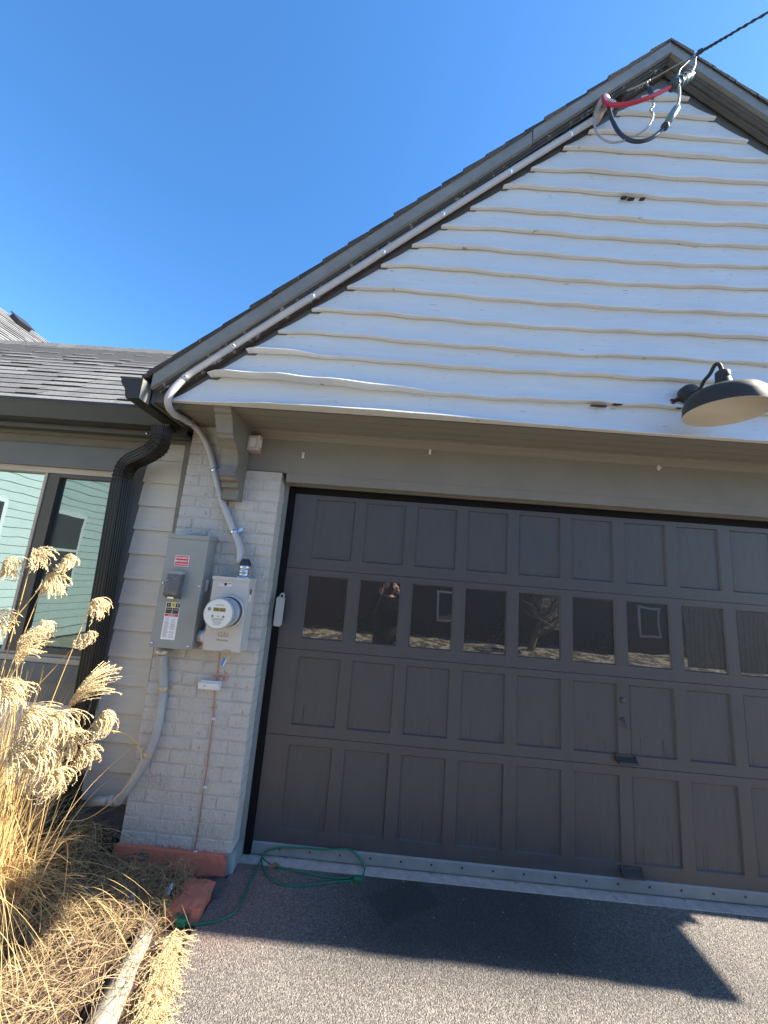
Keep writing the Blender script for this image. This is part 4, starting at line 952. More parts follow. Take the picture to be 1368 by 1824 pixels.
# --- outlet box, sensor, hooks
jb = thing('outlet_box', 'small clear-covered weatherproof outlet box mounted beside the corbel bracket', 'outlet box', (-.435, -.17, 2.53))
m = MB(); m.cbox((-.463, -.185, 2.468), (-.393, -.143, 2.585), .004); m.build('box_body', mat('outlet_box_tan', (.36, .30, .25), .5, .1, 20), jb)
m = MB(); m.cbox((-.468, -.222, 2.474), (-.388, -.1855, 2.578), .008); m.build('clear_cover', mat('cloudy_plastic', (.50, .43, .39), .22, .15, 15), jb)
m = MB(); m.box((-.387, -.215, 2.50), (-.379, -.190, 2.55)); m.build('cover_latch', WPL, jb)
m = MB(); m.box((-.448, -.2235, 2.495), (-.41, -.2222, 2.555)); m.build('inner_receptacle', WPL, jb)
sn = thing('door_bracket_box', 'slim grey plastic device clipped on the jamb at the door edge', 'sensor', (-.15, -.05, 1.46))
m = MB(); c = P(499, 1085, -.055); m.prism([(c.x-.020, c.z-.100), (c.x+.012, c.z-.104), (c.x+.019, c.z-.095), (c.x+.019, c.z+.072), (c.x-.013, c.z+.078), (c.x-.020, c.z+.070)], 'y', -.085, -.052)
o = m.build('housing', mat('sensor_grey', (.36, .36, .34), .5, .06, 20), sn); md = o.modifiers.new('b', 'BEVEL'); md.width = .004; md.segments = 3
m = MB(); m.tube(smooth_path([(c.x-.012, -.065, c.z+.075), (c.x-.004, -.068, c.z+.094), (c.x+.010, -.068, c.z+.103), (c.x+.016, -.066, c.z+.092), (c.x+.014, -.064, c.z+.075)], 5), .0055, 8); m.build('hanger_loop', bpy.data.materials['sensor_grey'], sn)
m = MB(); m.box((c.x-.026, -.0515, c.z-.06), (c.x+.0, -.0305, c.z+.05)); m.build('mounting_plate', DARKM, sn)
for i_, (px, py, lab) in enumerate(((540, 811, 'small clear hook on the header, nearest the outlet box'), (766, 804, 'small clear hook on the header above the third window column'), (1173, 832, 'small clear hook on the header below the barn lamp'))):
    c = P(px, py, -.146); h = thing('light_hook', lab, 'hook', tuple(c), 'clear hooks along the header')
    m = MB(); m.cbox((c.x-.008, -.150, c.z-.020), (c.x+.008, -.1425, c.z+.020), .002); m.build('backplate', WPL, h)
    m = MB(); m.tube(smooth_path([(c.x, -.150, c.z+.004), (c.x, -.156, c.z-.010), (c.x, -.166, c.z-.012), (c.x, -.168, c.z-.002)], 4), .003, 6); m.build('hook', WPL, h)

# ================================================================== BARN LAMP
lp_ = thing('barn_lamp', 'black gooseneck barn lamp with pale inner shade on the white gable boards', 'wall lamp', (2.2, -.55, 2.87))
bc = P(1228, 703, -.56)
m = MB(); m.lathe([(.058, -.545), (.058, -.572), (.054, -.584), (.030, -.590), (.001, -.592)], (bc.x, 0, bc.z), 'y', 32); m.build('wall_plate', LAMPB, lp_)
SC = Vector((2.197, -.765, 0)); zrim = P(1292, 735, SC.y).z
neck = P(1287, 660, SC.y)
SC.x = (P(1219, 738, SC.y).x+P(1366, 716, SC.y).x)/2; Rr = (P(1366, 716, SC.y).x-P(1219, 738, SC.y).x)/2*.85
zt = neck.z
H_ = zt-zrim
out = [(Rr, 0), (Rr*1.0, .012), (Rr*.985, .05), (Rr*.93, .082), (Rr*.82, .106), (Rr*.62, .124), (Rr*.40, .132), (Rr*.27, .138), (.046, .150), (.038, .168), (.033, .190), (.032, .192), (.033, .195), (.032, .228), (.026, .236), (.012, .240)]
k = H_/.240; out = [(a, b*k) for a, b in out]
inn = [(a-.003 if a > .02 else .004, b-.003) for a, b in out]
m = MB(); m.lathe(out, (SC.x, SC.y, zrim), 'z', 56)
m.f = m.f[:-2]; m.t = m.t[:-2]; m.m = m.m[:-2]; m.sm = m.sm[:-2]
m.build('lamp_shade', LAMPB, lp_)
m = MB(); m.lathe([(a-.0022, b-.0005) for a, b in out[:12]], (SC.x, SC.y, zrim), 'z', 56); m.f = m.f[:-2]; m.t = m.t[:-2]; m.m = m.m[:-2]; m.sm = m.sm[:-2]
m.lathe([(Rr, 0), (Rr-.0022, -.0005)], (SC.x, SC.y, zrim), 'z', 56); m.f = m.f[:-2]; m.t = m.t[:-2]; m.m = m.m[:-2]; m.sm = m.sm[:-2]
m.build('inner_reflector', LAMPW, lp_)
m = MB(); m.lathe([(.014, zrim+.118), (.022, zrim+.105), (.024, zrim+.095), (.018, zrim+.082), (.004, zrim+.077)][::-1], (SC.x, SC.y, 0), 'z', 24); m.build('bulb', mat('frosted_bulb', (.70, .66, .58), .3, .02, 5), lp_)
m = MB(); m.tube(smooth_path([(bc.x, -.585, bc.z), (bc.x+.004, -.625, bc.z-.004), (bc.x+.004, -.665, bc.z+.03), (bc.x*.7+SC.x*.3, -.700, zt+.015), (bc.x*.35+SC.x*.65, -.732, zt+.052), (SC.x-.006, -.757, zt+.038), (SC.x, -.765, zt-.01)], 9), .0095, 12); m.build('gooseneck_arm', LAMPB, lp_)

# ================================================================== EXTENSION CORD
ec = thing('extension_cord', 'green extension cord coiled at the left foot of the garage door', 'extension cord', (.1, -.1, 0))
def cp(px, py):
    q = G(px, py, .005)
    if q.y > -.034: q = P(px, py, -.034)
    q.z = max(q.z, .0055); return q
rc = .0048
A_ = [cp(*p) for p in ((334, 1646), (345, 1647), (364, 1645), (384, 1641.5), (399, 1636), (412, 1629), (423, 1620), (434.5, 1597), (446, 1568), (458, 1543), (464.6, 1532), (468, 1524), (475, 1516), (499, 1510), (534, 1510), (578, 1513), (616, 1512.6), (630, 1518.5), (643.6, 1533), (649.4, 1548), (646, 1561), (640, 1566))]
m = MB(); m.tube(smooth_path(A_, 7), rc, 8)
m.tube(smooth_path([cp(*p) for p in ((465, 1530), (467, 1541), (475, 1559), (493, 1572.6), (522, 1578), (563, 1575.5), (595, 1571), (629, 1569))], 7), rc, 8)
m.tube(smooth_path([cp(*p) for p in ((466, 1524), (471, 1532), (487, 1543), (516, 1549), (551, 1556.5), (586, 1563), (610, 1564.7), (628, 1562))], 7), rc, 8)
m.build('cable', GREENC, ec)
c = G(325, 1641, .018); m = MB(); m.cbox((c.x-.028, c.y-.018, .002), (c.x+.020, c.y+.018, .034), .006); m.build('socket_end', GREENC, ec)
c = G(637, 1566, .012); m = MB(); m.cbox((c.x-.022, c.y-.014, .001), (c.x+.022, c.y+.014, .024), .005); m.build('plug_end', GREENC, ec)
m = MB(); m.box((c.x+.022, c.y-.008, .010), (c.x+.040, c.y-.006, .017)); m.box((c.x+.022, c.y+.006, .010), (c.x+.040, c.y+.008, .017)); m.build('plug_prong', ZINC, ec)

# ================================================================== EDGING, STONE, LITTER
m = lump(-.40, -.245, -.475, -.30, -.03, .055, 5, 4, .005, 4, False)
o = m.build('edging_stone', REDP); tag(o, 'red-painted stone block at the corner between pier and driveway', 'stone')
m = lump(-.278, -.205, -.345, -.235, -.03, .035, 4, 4, .008, 6); o = m.build('dark_rock', ROCK); tag(o, 'small dark rock wedged beside the red stone block', 'rock')
m = MB(); a = [(-.478, -.52), (-.445, -.52), (-.30, -.98), (-.40, -1.02)]
rnd = random.Random(2); vs = []; n = 16
p0, p1 = Vector((-.475, -.50, 0)), Vector((-.385, -1.25, 0)); q0, q1 = Vector((-.425, -.52, 0)), Vector((-.255, -1.25, 0))
for i in range(n+1):
    t = i/n; a = p0.lerp(p1, t); b_ = q0.lerp(q1, t)
    vs += [(a.x+rnd.uniform(-.006, .006), a.y, -.03), (a.x+rnd.uniform(-.004, .004), a.y, .026+rnd.uniform(-.004, .004)), ((a.x+b_.x)/2, a.y, .034+rnd.uniform(-.004, .004)), (b_.x+rnd.uniform(-.004, .004), a.y, .026), (b_.x+rnd.uniform(-.006, .006), a.y, -.03)]
fs = [(i*5+k, i*5+k+1, i*5+k+6, i*5+k+5) for i in range(n) for k in range(4)]+[(0, 1, 2, 3, 4)]
m.add(vs, fs, smooth=True); o = m.build('concrete_edging', CONC); tag(o, 'pale concrete edging strip running along the planting bed', 'garden edging')
def paper(px, py, w_, h_, lab, z=.05, seed=1):
    rnd = random.Random(seed); c = G(px, py, z); m = MB(); vs = []; nx, ny = 5, 7
    for j in range(ny+1):
        for i in range(nx+1):
            a = i/nx-.5; b = j/ny-.5
            vs.append((c.x+a*w_*(1-abs(b)*.6)+rnd.uniform(-.003, .003), c.y+b*.02+rnd.uniform(-.006, .006), z+b*h_+.01*math.sin(a*5)+rnd.uniform(-.003, .003)))
    m.add(vs, [(j*(nx+1)+i, j*(nx+1)+i+1, (j+1)*(nx+1)+i+1, (j+1)*(nx+1)+i) for j in range(ny) for i in range(nx)])
    o = m.build('paper_scrap', mat('scrap_white', (.55, .56, .66), .6, .1, 20)); so_ = o.modifiers.new('t', 'SOLIDIFY'); so_.thickness = .0008; tag(o, lab, 'litter', 'scraps of litter in the bed')
paper(231, 1607, .045, .055, 'crumpled white scrap lying in dead grass below the pier', .05, 1)
paper(125, 1676, .014, .030, 'narrow white sliver of paper in the dark mulch hollow', .03, 2)
paper(300, 1585, .035, .030, 'pale torn scrap tucked beside the red stone block', .06, 5)
# dry leaves
def leaf(px, py, s, ang, lab, z=.055, seed=0):
    rnd = random.Random(seed); c = G(px, py, z); m = MB(); n = 22; pts = []
    for i in range(n):
        a = i*math.tau/n; rr = s*(.55+.45*abs(math.cos(a*2.5)))*(1.25 if abs(math.sin(a)) < .5 else .8)
        pts.append(Vector((rr*math.cos(a), rr*math.sin(a)*.7, 0)))
    q = Matrix.Rotation(ang, 3, 'Z') @ Matrix.Rotation(rnd.uniform(.2, .8), 3, 'X')
    vs = [c+Vector((0, 0, .006))]+[c+q @ (p+Vector((0, 0, .25*s*math.sin(p.x/s*3)+.1*s*rnd.uniform(-1, 1)))) for p in pts]
    m.add(vs, [(0, 1+i, 1+(i+1) % n) for i in range(n)], smooth=True)
    o = m.build('dry_leaf', LEAF); tag(o, lab, 'leaf', 'dry brown leaves by the pier')
leaf(238, 1560, .050, .5, 'large brown oak leaf leaning against the red pier footing', .06, 1)
leaf(262, 1590, .034, 2.1, 'smaller brown leaf below the large oak leaf', .05, 2)
leaf(205, 1585, .036, 3.6, 'brown leaf lying left of the large oak leaf', .05, 3)
leaf(290, 1560, .028, 1.2, 'brown leaf under the end of the copper wire', .05, 4)
leaf(488, 1541, .026, .3, 'tan leaf caught inside the green cord loop', .02, 5)
leaf(315, 1590, .026, 4.2, 'little brown leaf resting by the red stone block', .06, 6)
# a twig and weeds at the door corner, debris on the asphalt
m = MB(); rnd = random.Random(11)
for i in range(60):
    x = rnd.uniform(-.1, 2.6); y = rnd.uniform(-.62, -.10); a = rnd.uniform(0, math.pi); l_ = rnd.uniform(.002, .009)
    d_ = Vector((math.cos(a), math.sin(a), 0))
    m.tube([Vector((x, y, .003)), Vector((x, y, .003))+d_*l_], rnd.uniform(.0008, .0018), 5, tint=(rnd.uniform(.6, 1.6),)*3)
o = m.build('driveway_debris', mat('pale_debris_blade', (.34, .30, .24), .9, attr='tint')); tag(o, 'tiny pale chips and twigs scattered over the shaded asphalt', 'debris', kind='stuff')

# ================================================================== DRY GRASS
def blade(m, base, az, ln, lean, curl, w_, tint, n=9, zmin=None, rnd=random, twist_=0):
    p = Vector(base); d_ = Vector((math.cos(az)*lean, math.sin(az)*lean, 1)).normalized(); pts = [p.copy()]; st = ln/n
    side = Vector((-math.sin(az), math.cos(az), 0)); fall = Vector((math.cos(az), math.sin(az), -1.2))
    for i in range(n):
        d_ = (d_+fall*curl*(.3+i/n)+side*twist_).normalized(); p = p+d_*st
        if zmin is not None and p.z < zmin: p.z = zmin+rnd.uniform(0, .01)
        pts.append(p.copy())
    m.ribbon(pts, w_, side, tint)
def litter_strand(m, c, az, ln, bend, arch, w_, tint, n=10, zb=.0, rnd=random):
    pts = []; p = Vector((c[0], c[1], 0)); a = az
    for i in range(n+1):
        t = i/n; z_ = zb+arch*math.sin(t*math.pi)+.004
        pts.append(Vector((p.x, p.y, z_))); p = p+Vector((math.cos(a), math.sin(a), 0))*(ln/n); a += bend/n
    side = Vector((-math.sin(az), math.cos(az), rnd.uniform(-.5, .5))).normalized(); m.ribbon(pts, w_, side, tint)
rnd = random.Random(21); m = MB()
for i in range(5600):
    x = rnd.uniform(-2.4, -.30); y = rnd.uniform(-1.5, -.08)
    if y > -.2 and x > -.92: continue
    edge = -.27 if y > -.6 else -.30+.29*(-.6-y)
    dd = rnd.random()
    if x > -.5 and dd > .55: continue
    hill = .09 if (y > -.35 and x < -.92) else 0
    az = rnd.gauss(-1.9, .9) if x > -.7 else rnd.uniform(0, math.tau)
    ln = rnd.uniform(.08, .42); 
    ex_x = x+math.cos(az)*ln
    if ex_x > edge or (y+math.sin(az)*ln > -.10) : continue
    if x < -.4 and y+math.sin(az)*ln > -.2 and ex_x > -.9: continue
    v = rnd.uniform(.55, 1.15); tn = (v*1.05, v*rnd.uniform(.92, 1.0), v*rnd.uniform(.8, 1.0))
    litter_strand(m, (x, y), az, ln, rnd.gauss(0, 1.6), rnd.uniform(.0, .09)*(1 if rnd.random() < .6 else .3), rnd.uniform(.0014, .0036), tn, 9, hill+.015+rnd.uniform(0, .05)*(.4 if x > -.6 else 1), rnd)
for i in range(2300):     # matted stalks against the wall and pier
    x = rnd.uniform(-1.35, -.36); y = rnd.uniform(-.62, -.185 if x > -.93 else .0); az = rnd.uniform(0, math.tau); ln = rnd.uniform(.05, .26)
    x1, y1 = x+math.cos(az)*ln, y+math.sin(az)*ln
    if y1 > (-.19 if max(x, x1) > -.93 else -.08) or x1 > -.27: continue
    v = rnd.uniform(.5, 1.1); tn = (v, v*rnd.uniform(.78, .95), v*rnd.uniform(.6, .9))
    litter_strand(m, (x, y), az, ln, rnd.gauss(0, 2.4), rnd.uniform(.0, .07), rnd.uniform(.0012, .0032), tn, 8, .012+rnd.uniform(0, .045)+(.07 if x < -.93 else 0), rnd)
o = m.build('dead_grass_litter', LITTER); tag(o, 'tangle of dead grass blades covering the planting bed', 'grass', kind='stuff')

gr = thing('ornamental_grass', 'tall golden ornamental grass clump with curled seed plumes left of the pier', 'ornamental grass', (-1.18, -.68, 0))
def gbase(): return Vector((rnd.gauss(-1.27, .12), rnd.gauss(-.70, .09), .02))
m = MB()
for i in range(1250):
    b0 = gbase(); az = rnd.uniform(0, math.tau); v = rnd.uniform(.6, 1.25)
    ln = rnd.uniform(.35, 1.05)*(.62 if math.cos(az) > .1 and math.sin(az) > -.75 else 1)
    blade(m, b0, az, ln, rnd.uniform(.05, .6), rnd.uniform(.02, .22), rnd.uniform(.0018, .0044), (v, v*rnd.uniform(.9, 1), v*rnd.uniform(.75, 1)), 11, .02, rnd, rnd.uniform(-.06, .06))
for i in range(140):      # curling thin tips
    b0 = gbase(); az = rnd.gauss(-.2, .8); v = rnd.uniform(.8, 1.2)
    blade(m, b0, az, rnd.uniform(.5, .95), rnd.uniform(.1, .4), rnd.uniform(.12, .3), .0028, (v, v*.95, v*.85), 16, .02, rnd, rnd.uniform(-.12, .12))
for i in range(420):      # upright bleached canes
    b0 = gbase(); az = rnd.uniform(0, math.tau); v = rnd.uniform(.7, 1.3)
    blade(m, b0, az, rnd.uniform(.5, 1.15), rnd.uniform(.0, .22), rnd.uniform(.0, .02), rnd.uniform(.002, .004), (v, v*.94, v*.8), 8, .02, rnd)
o = m.build('leaves', DGRASS, gr); o['kind'] = 'stuff'
def plume(center_tip, stem_dir, size, side, nr=34, curl=1.0, seed=0, parent=None):
    rn = random.Random(seed); m = MB(); d0 = Vector(stem_dir).normalized(); s0 = Vector(side).normalized()
    s0 = (s0-d0*s0.dot(d0)).normalized(); w0 = d0.cross(s0)
    for i in range(nr):
        t = i/nr; base = Vector(center_tip)-d0*size*(.05+.75*t)+s0*rn.uniform(-.004, .004)
        ln = size*rn.uniform(.75, 1.35)*(1-.25*abs(t-.4)); n = 13
        fan = rn.gauss(0, .40); d_ = (d0*1.0+s0*rn.uniform(-.1, .6)+w0*fan).normalized(); p = base.copy(); pts = [p.copy()]
        ax = (s0+w0*fan*.6).normalized()
        cu = curl*rn.uniform(.7, 1.35)
        for j in range(n):
            tgt = (ax*math.sin(cu*3.5*(j+1)/n)+d0*math.cos(cu*3.5*(j+1)/n)+w0*fan*.35).normalized()
            d_ = (d_*.55+tgt*.45).normalized(); p = p+d_*(ln/n); pts.append(p.copy())
        v = rn.uniform(.75, 1.25); tn = (v, v*rn.uniform(.93, 1), v*rn.uniform(.8, 1.0))
        m.tube(pts, [.0013+.0007*math.sin(j*2.1) for j in range(len(pts))], 3, tint=tn, cap=False)
        for j in range(1, len(pts)-1):       # spikelets with silky hairs
            for q in range(3):
                o_ = pts[j].lerp(pts[j+1], rn.random()); hd = Vector((rn.gauss(0, 1), rn.gauss(0, 1), rn.gauss(0, 1)-.2)).normalized(); hl = rn.uniform(.004, .0095)
                sd = hd.orthogonal().normalized()*.0013
                m.add([o_-sd, o_+sd, o_+hd*hl], [(0, 1, 2)], (v*1.1, v*1.05, v))
    return m.build('plume', PLUME, parent)
plist = [ # px, py of plume top-centre, depth Y, size, curl, side
 (60, 985, -.82, .100, .9, (1, 0, 0)), (118, 990, -.86, .085, 1.25, (1, .1, .1)), (82, 1030, -.84, .115, .8, (1, 0, -.1)), (74, 1110, -.80, .095, 1.1, (1, 0, 0)), (165, 1070, -.78, .105, .9, (1, .1, 0)),
 (158, 1125, -.80, .085, 1.6, (1, 0, -.2)), (8, 1000, -.85, .10, 1.0, (1, 0, 0)), (32, 1150, -.88, .14, .5, (1, 0, .3)), (140, 1228, -.86, .17, .45, (.6, 0, .6)), (185, 1268, -.86, .125, 1.35, (1, 0, 0)),
 (95, 1270, -.90, .16, .8, (1, 0, 0)), (45, 1265, -.92, .15, .7, (1, 0, 0)), (120, 1300, -.84, .15, 1.1, (1, 0, 0)), (70, 1330, -.90, .16, 1.0, (1, 0, 0)), (20, 1330, -.92, .17, .8, (1, 0, 0)), (150, 1330, -.82, .12, 1.2, (1, 0, 0)),
 (5, 1220, -.9, .14, .8, (1, 0, 0)), (100, 1370, -.88, .13, 1.2, (1, 0, 0)), (-20, 1100, -.85, .13, .8, (1, 0, 0)), (-40, 1230, -.85, .14, .8, (1, 0, 0))]
for k, (px, py, Y, sz, cu, sd) in enumerate(plist):
    tip = P(px, py, Y); b0 = gbase(); b0.z = .02
    horiz = Vector((tip.x-b0.x, tip.y-b0.y, 0)); mid_ = b0+horiz*.35+Vector((0, 0, (tip.z-b0.z)*.55))
    pth = smooth_path([b0, mid_, tip], 8); d_ = (pth[-1]-pth[-3]).normalized()
    v = rnd.uniform(.85, 1.15); m = MB(); m.tube(pth, [.0032-.0018*i/len(pth) for i in range(len(pth))], 5, tint=(v, v*.93, v*.75))
    stk = m.build('flower_stalk', DGRASS, gr)
    plume(tip, d_, sz, sd, nr=int(34+sz*190), curl=cu, seed=k+50, parent=stk)
# one long arching blade in front of the pier edge
arch = MB(); ap = smooth_path([P(200, 1302, -.6), P(222, 1307, -.5), P(245, 1325, -.42), P(252, 1350, -.40), P(240, 1380, -.38), P(215, 1412, -.36), P(185, 1440, -.36), P(150, 1460, -.36), P(116, 1462, -.37)], 6)
arch.tube(ap, .0024, 5, tint=(1.1, 1.05, .9)); arch.build('arching_blade', DGRASS, gr)
# fallen plume on the driveway edge and trailing one
fp = thing('fallen_plume', 'fallen golden seed plume lying along the left edge of the driveway', 'grass plume', (-.25, -.7, 0))
m = MB(); rn = random.Random(77)
f0, f1 = G(312, 1660, .02), G(262, 1850, .03)
for i in range(520):
    t = rn.random(); c = f0.lerp(f1, t); wv = (.016+.040*t)*(.4+.6*math.sin(min(1, t*1.1)*math.pi))
    v = rn.uniform(.65, 1.2); a_ = math.atan2((f1-f0).y, (f1-f0).x)+rn.gauss(0, .35); bend = rn.gauss(0, 1.6)
    p = Vector((c.x+rn.gauss(0, wv*.75), c.y+rn.uniform(-.02, .02), .012+rn.uniform(0, .02))); pts = []; n = 8; ln = rn.uniform(.05, .14); z0 = p.z
    for j in range(n+1):
        pts.append(Vector((p.x, p.y, z0+.02*math.sin(j/n*math.pi)*rn.uniform(.3, 1)))); p = p+Vector((math.cos(a_), math.sin(a_), 0))*(ln/n); a_ += bend/n
    m.tube(pts, .0008, 3, tint=(v, v*.95, v*.82), cap=False)
    for j in range(len(pts)-1):
        for q in range(4):
            hd = Vector((rn.gauss(0, 1), rn.gauss(0, 1), abs(rn.gauss(0, 1)))).normalized(); sdv = hd.orthogonal().normalized()*.0010; o_ = pts[j].lerp(pts[j+1], rn.random())
            m.add([o_-sdv, o_+sdv, o_+hd*rn.uniform(.003, .008)], [(0, 1, 2)], (v*1.1, v*1.05, v))
m.build('seed_heads', PLUME, fp)

# ================================================================== YARD BEHIND THE CAMERA (seen in the panes)
nb = thing('brick_house', 'dark brown brick house across the yard mirrored in the door panes', 'house', (3, -13, 0))
m = MB(); m.box((-7, -19, -.1), (12, -11.0, 3.4)); m.build('wall', NBRICK, nb)
m = MB()
for j in range(48): m.box((-7, -11.0, .0+j*.07), (12, -10.994, .0+j*.07+.010))
m.build('mortar_joints', mat('mortar_brown', (.08, .055, .045), .9), nb)
m = MB(); m.prism([(-19.6, 3.4), (-10.4, 3.4), (-15, 5.6)], 'x', -7.5, 12.5); m.build('roof', NROOF, nb)
for cx_ in (2.6, 6.2, 9.5):
    wv = MB().box((cx_-.35, -10.99, .55), (cx_+.35, -10.94, 1.55)).build('window', WPL, nb); MB().box((cx_-.29, -10.94, .61), (cx_+.29, -10.93, 1.49)).build('pane', GLASSD, wv)
for k_, (sx_, sw_, sh_) in enumerate(((-3.2, .7, .8), (-.6, .9, .6), (.9, .6, 1.1), (4.4, 1.0, .9), (7.8, .8, .7))):
    sh = thing('shrub', ('dark evergreen shrub by the brick house, ' + ('farthest left', 'low and wide left of the person', 'tallest, behind the person', 'widest, between the windows', 'rightmost before the fence')[k_]), 'shrub', (sx_, -10.5, 0), 'shrubs along the brick house')
    m = MB(); rn = random.Random(k_+90)
    for i in range(900):
        a, b = rn.uniform(0, math.tau), rn.uniform(-1, 1); r3 = rn.uniform(.55, 1)*(1+.15*math.sin(a*3+k_)); q3 = math.sqrt(1-b*b)
        c = Vector((sx_+sw_*.6*r3*q3*math.cos(a), -10.4+.35*r3*q3*math.sin(a), sh_*.5*(1+b*r3))); d1 = Vector((rn.gauss(0, 1), rn.gauss(0, 1), rn.gauss(0, 1))).normalized()*.05; d2 = d1.orthogonal().normalized()*.03
        m.add([c-d1, c+d2, c+d1, c-d2], [(0, 1, 2, 3)])
    m.build('foliage', SHRUB, sh); MB().tube([(sx_, -10.4, -.05), (sx_, -10.4, sh_*.6)], [.05, .02], 6).build('stem', ROT, sh)
bt = thing('bare_tree', 'leafless tree standing before the brick house, mirrored in the door panes', 'tree', (5.0, -9.6, 0))
rn = random.Random(8); mt_ = MB(); mb_ = MB()
def limb(m, p, d, r, L, depth):
    pts = [Vector(p)]; d = Vector(d).normalized()
    for i in range(6): d = (d+Vector((rn.gauss(0, .12), rn.gauss(0, .12), .05))).normalized(); pts.append(pts[-1]+d*(L/6))
    m.tube(pts, [r*(1-.5*i/6) for i in range(7)], 6)
    if depth:
        for k in range(4 if depth > 1 else 3): limb(mb_, pts[2+k] if 2+k < 7 else pts[-1], (d.x+rn.gauss(0, .8), d.y+rn.gauss(0, .5), d.z*.6+rn.uniform(-.1, .5)), r*.5, L*.65, depth-1)
limb(mt_, (5.0, -9.6, -.05), (0, 0, 1), .11, 1.5, 4); mt_.build('trunk', FENCE, bt); mb_.build('crown', FENCE, bt)
wh = thing('white_house', 'white lap sided neighbour house mirrored in the sliding window', 'house', (-7, -6, 0))
m = MB()
for j in range(26):
    z0 = .2+j*.16; m.add([(-6.4, -16, z0), (-6.4, -2.2, z0), (-6.415, -2.2, z0+.16), (-6.415, -16, z0+.16), (-6.42, -16, z0), (-6.42, -2.2, z0)], [(0, 1, 2, 3), (4, 5, 1, 0)])
    m.add([(-6.4, -2.2, z0), (-12, -2.2, z0), (-12, -2.215, z0+.16), (-6.415, -2.2, z0+.16)], [(0, 1, 2, 3)])
m.box((-12, -16, 0), (-6.43, -2.22, 4.3)); m.build('wall', NSIDE, wh)
m = MB(); m.prism([(-12.6, 4.3), (-6.0, 4.3), (-9.3, 7.0)], 'y', -16.4, -1.8); m.build('roof', NROOF, wh)
for cy_ in (-3.4, -5.2, -7.6, -10):
    wv = MB().box((-6.41, cy_-.5, 1.0), (-6.33, cy_+.5, 2.6)).build('window', WPL, wh)
    m = MB(); m.box((-6.33, cy_-.42, 1.08), (-6.32, cy_+.42, 1.77)); m.box((-6.33, cy_-.42, 1.83), (-6.32, cy_+.42, 2.52)); m.build('pane', GLASSD, wv)
fn = thing('wooden_fence', 'weathered wooden picket fence at the far right of the yard', 'fence', (12, -8, 0))
for k in range(34):
    x = 9.2+k*.155; h = 1.75+random.uniform(-.02, .02); MB().prism([(x, -.05), (x+.14, -.05), (x+.14, h-.05), (x+.11, h), (x+.03, h), (x, h-.05)], 'y', -9.02, -9.0).build('picket', FENCE, fn)
m = MB(); m.box((9.1, -9.06, .4), (14.5, -9.021, .5)); m.box((9.1, -9.06, 1.3), (14.5, -9.021, 1.4)); m.build('rail', FENCE, fn)

# ================================================================== PERSON TAKING THE PICTURE (seen mirrored in a pane)
pe = thing('person', 'person in black coat and pink hat holding up a phone, mirrored in second door pane', 'person', (.56, -2.98, 0))
off = Vector(pe['_w'])
def skin(name, verts, edges, radii, root, m_, parent, sub=2):
    me = bpy.data.meshes.new(name); me.from_pydata([tuple(Vector(v)-off) for v in verts], edges, []); me.materials.append(m_)
    o = bpy.data.objects.new(name, me); COL.objects.link(o); o.parent = parent; o['_w'] = tuple(off)
    sk = o.modifiers.new('skin', 'SKIN'); sk.use_smooth_shade = True
    lay = me.skin_vertices[0] if len(me.skin_vertices) else None
    if lay is None:
        bpy.context.view_layer.objects.active = o
        return o
    for i, r in enumerate(radii):
        rr = r if hasattr(r, '__len__') else (r, r)
        lay.data[i].radius = rr; lay.data[i].use_root = (i == root)
    if sub: ss = o.modifiers.new('sub', 'SUBSURF'); ss.levels = sub; ss.render_levels = sub
    return o
import bmesh
def skinned(name, verts, edges, radii, root, m_, parent, sub=2):
    bm = bmesh.new(); lay = bm.verts.layers.skin.new(); bv = []
    for i, v in enumerate(verts):
        q = bm.verts.new(Vector(v)-off); r = radii[i]; rr = r if hasattr(r, '__len__') else (r, r)
        q[lay].radius = rr; q[lay].use_root = (i == root); bv.append(q)
    for a, b in edges: bm.edges.new((bv[a], bv[b]))
    me = bpy.data.meshes.new(name); bm.to_mesh(me); bm.free(); me.materials.append(m_)
    o = bpy.data.objects.new(name, me); COL.objects.link(o); o.parent = parent; o['_w'] = tuple(off)
    sk = o.modifiers.new('skin', 'SKIN'); sk.use_smooth_shade = True
    ss = o.modifiers.new('sub', 'SUBSURF'); ss.levels = sub; ss.render_levels = sub
    return o
bx, by = .56, -2.98
V = [(bx, by, .95), (bx, by, 1.15), (bx, by, 1.36), (bx, by+.01, 1.46), (bx, by+.03, 1.52), (bx, by+.04, 1.60), (bx, by+.045, 1.68), (bx, by+.04, 1.74),
     (bx-.09, by, .92), (bx-.10, by+.02, .50), (bx-.11, by-.01, .09), (bx-.12, by+.13, .04), (bx+.09, by, .92), (bx+.10, by+.02, .50), (bx+.11, by-.01, .09), (bx+.12, by+.13, .04),
     (bx-.18, by, 1.42), (bx-.24, by+.10, 1.20), (bx-.10, by+.27, 1.60), (bx+.18, by, 1.42), (bx+.24, by+.10, 1.20), (bx+.10, by+.27, 1.60)]
Ed = [(0, 1), (1, 2), (2, 3), (3, 4), (4, 5), (5, 6), (6, 7), (0, 8), (8, 9), (9, 10), (10, 11), (0, 12), (12, 13), (13, 14), (14, 15), (2, 16), (16, 17), (17, 18), (2, 19), (19, 20), (20, 21)]
Rd = [(.15, .11), (.14, .10), (.15, .10), (.06, .06), (.05, .055), (.068, .085), (.075, .095), (.05, .06), .085, .055, .04, .035, .085, .055, .04, .035, .06, .045, .028, .06, .045, .028]
skinned('body', V, Ed, Rd, 0, SKIN, pe)
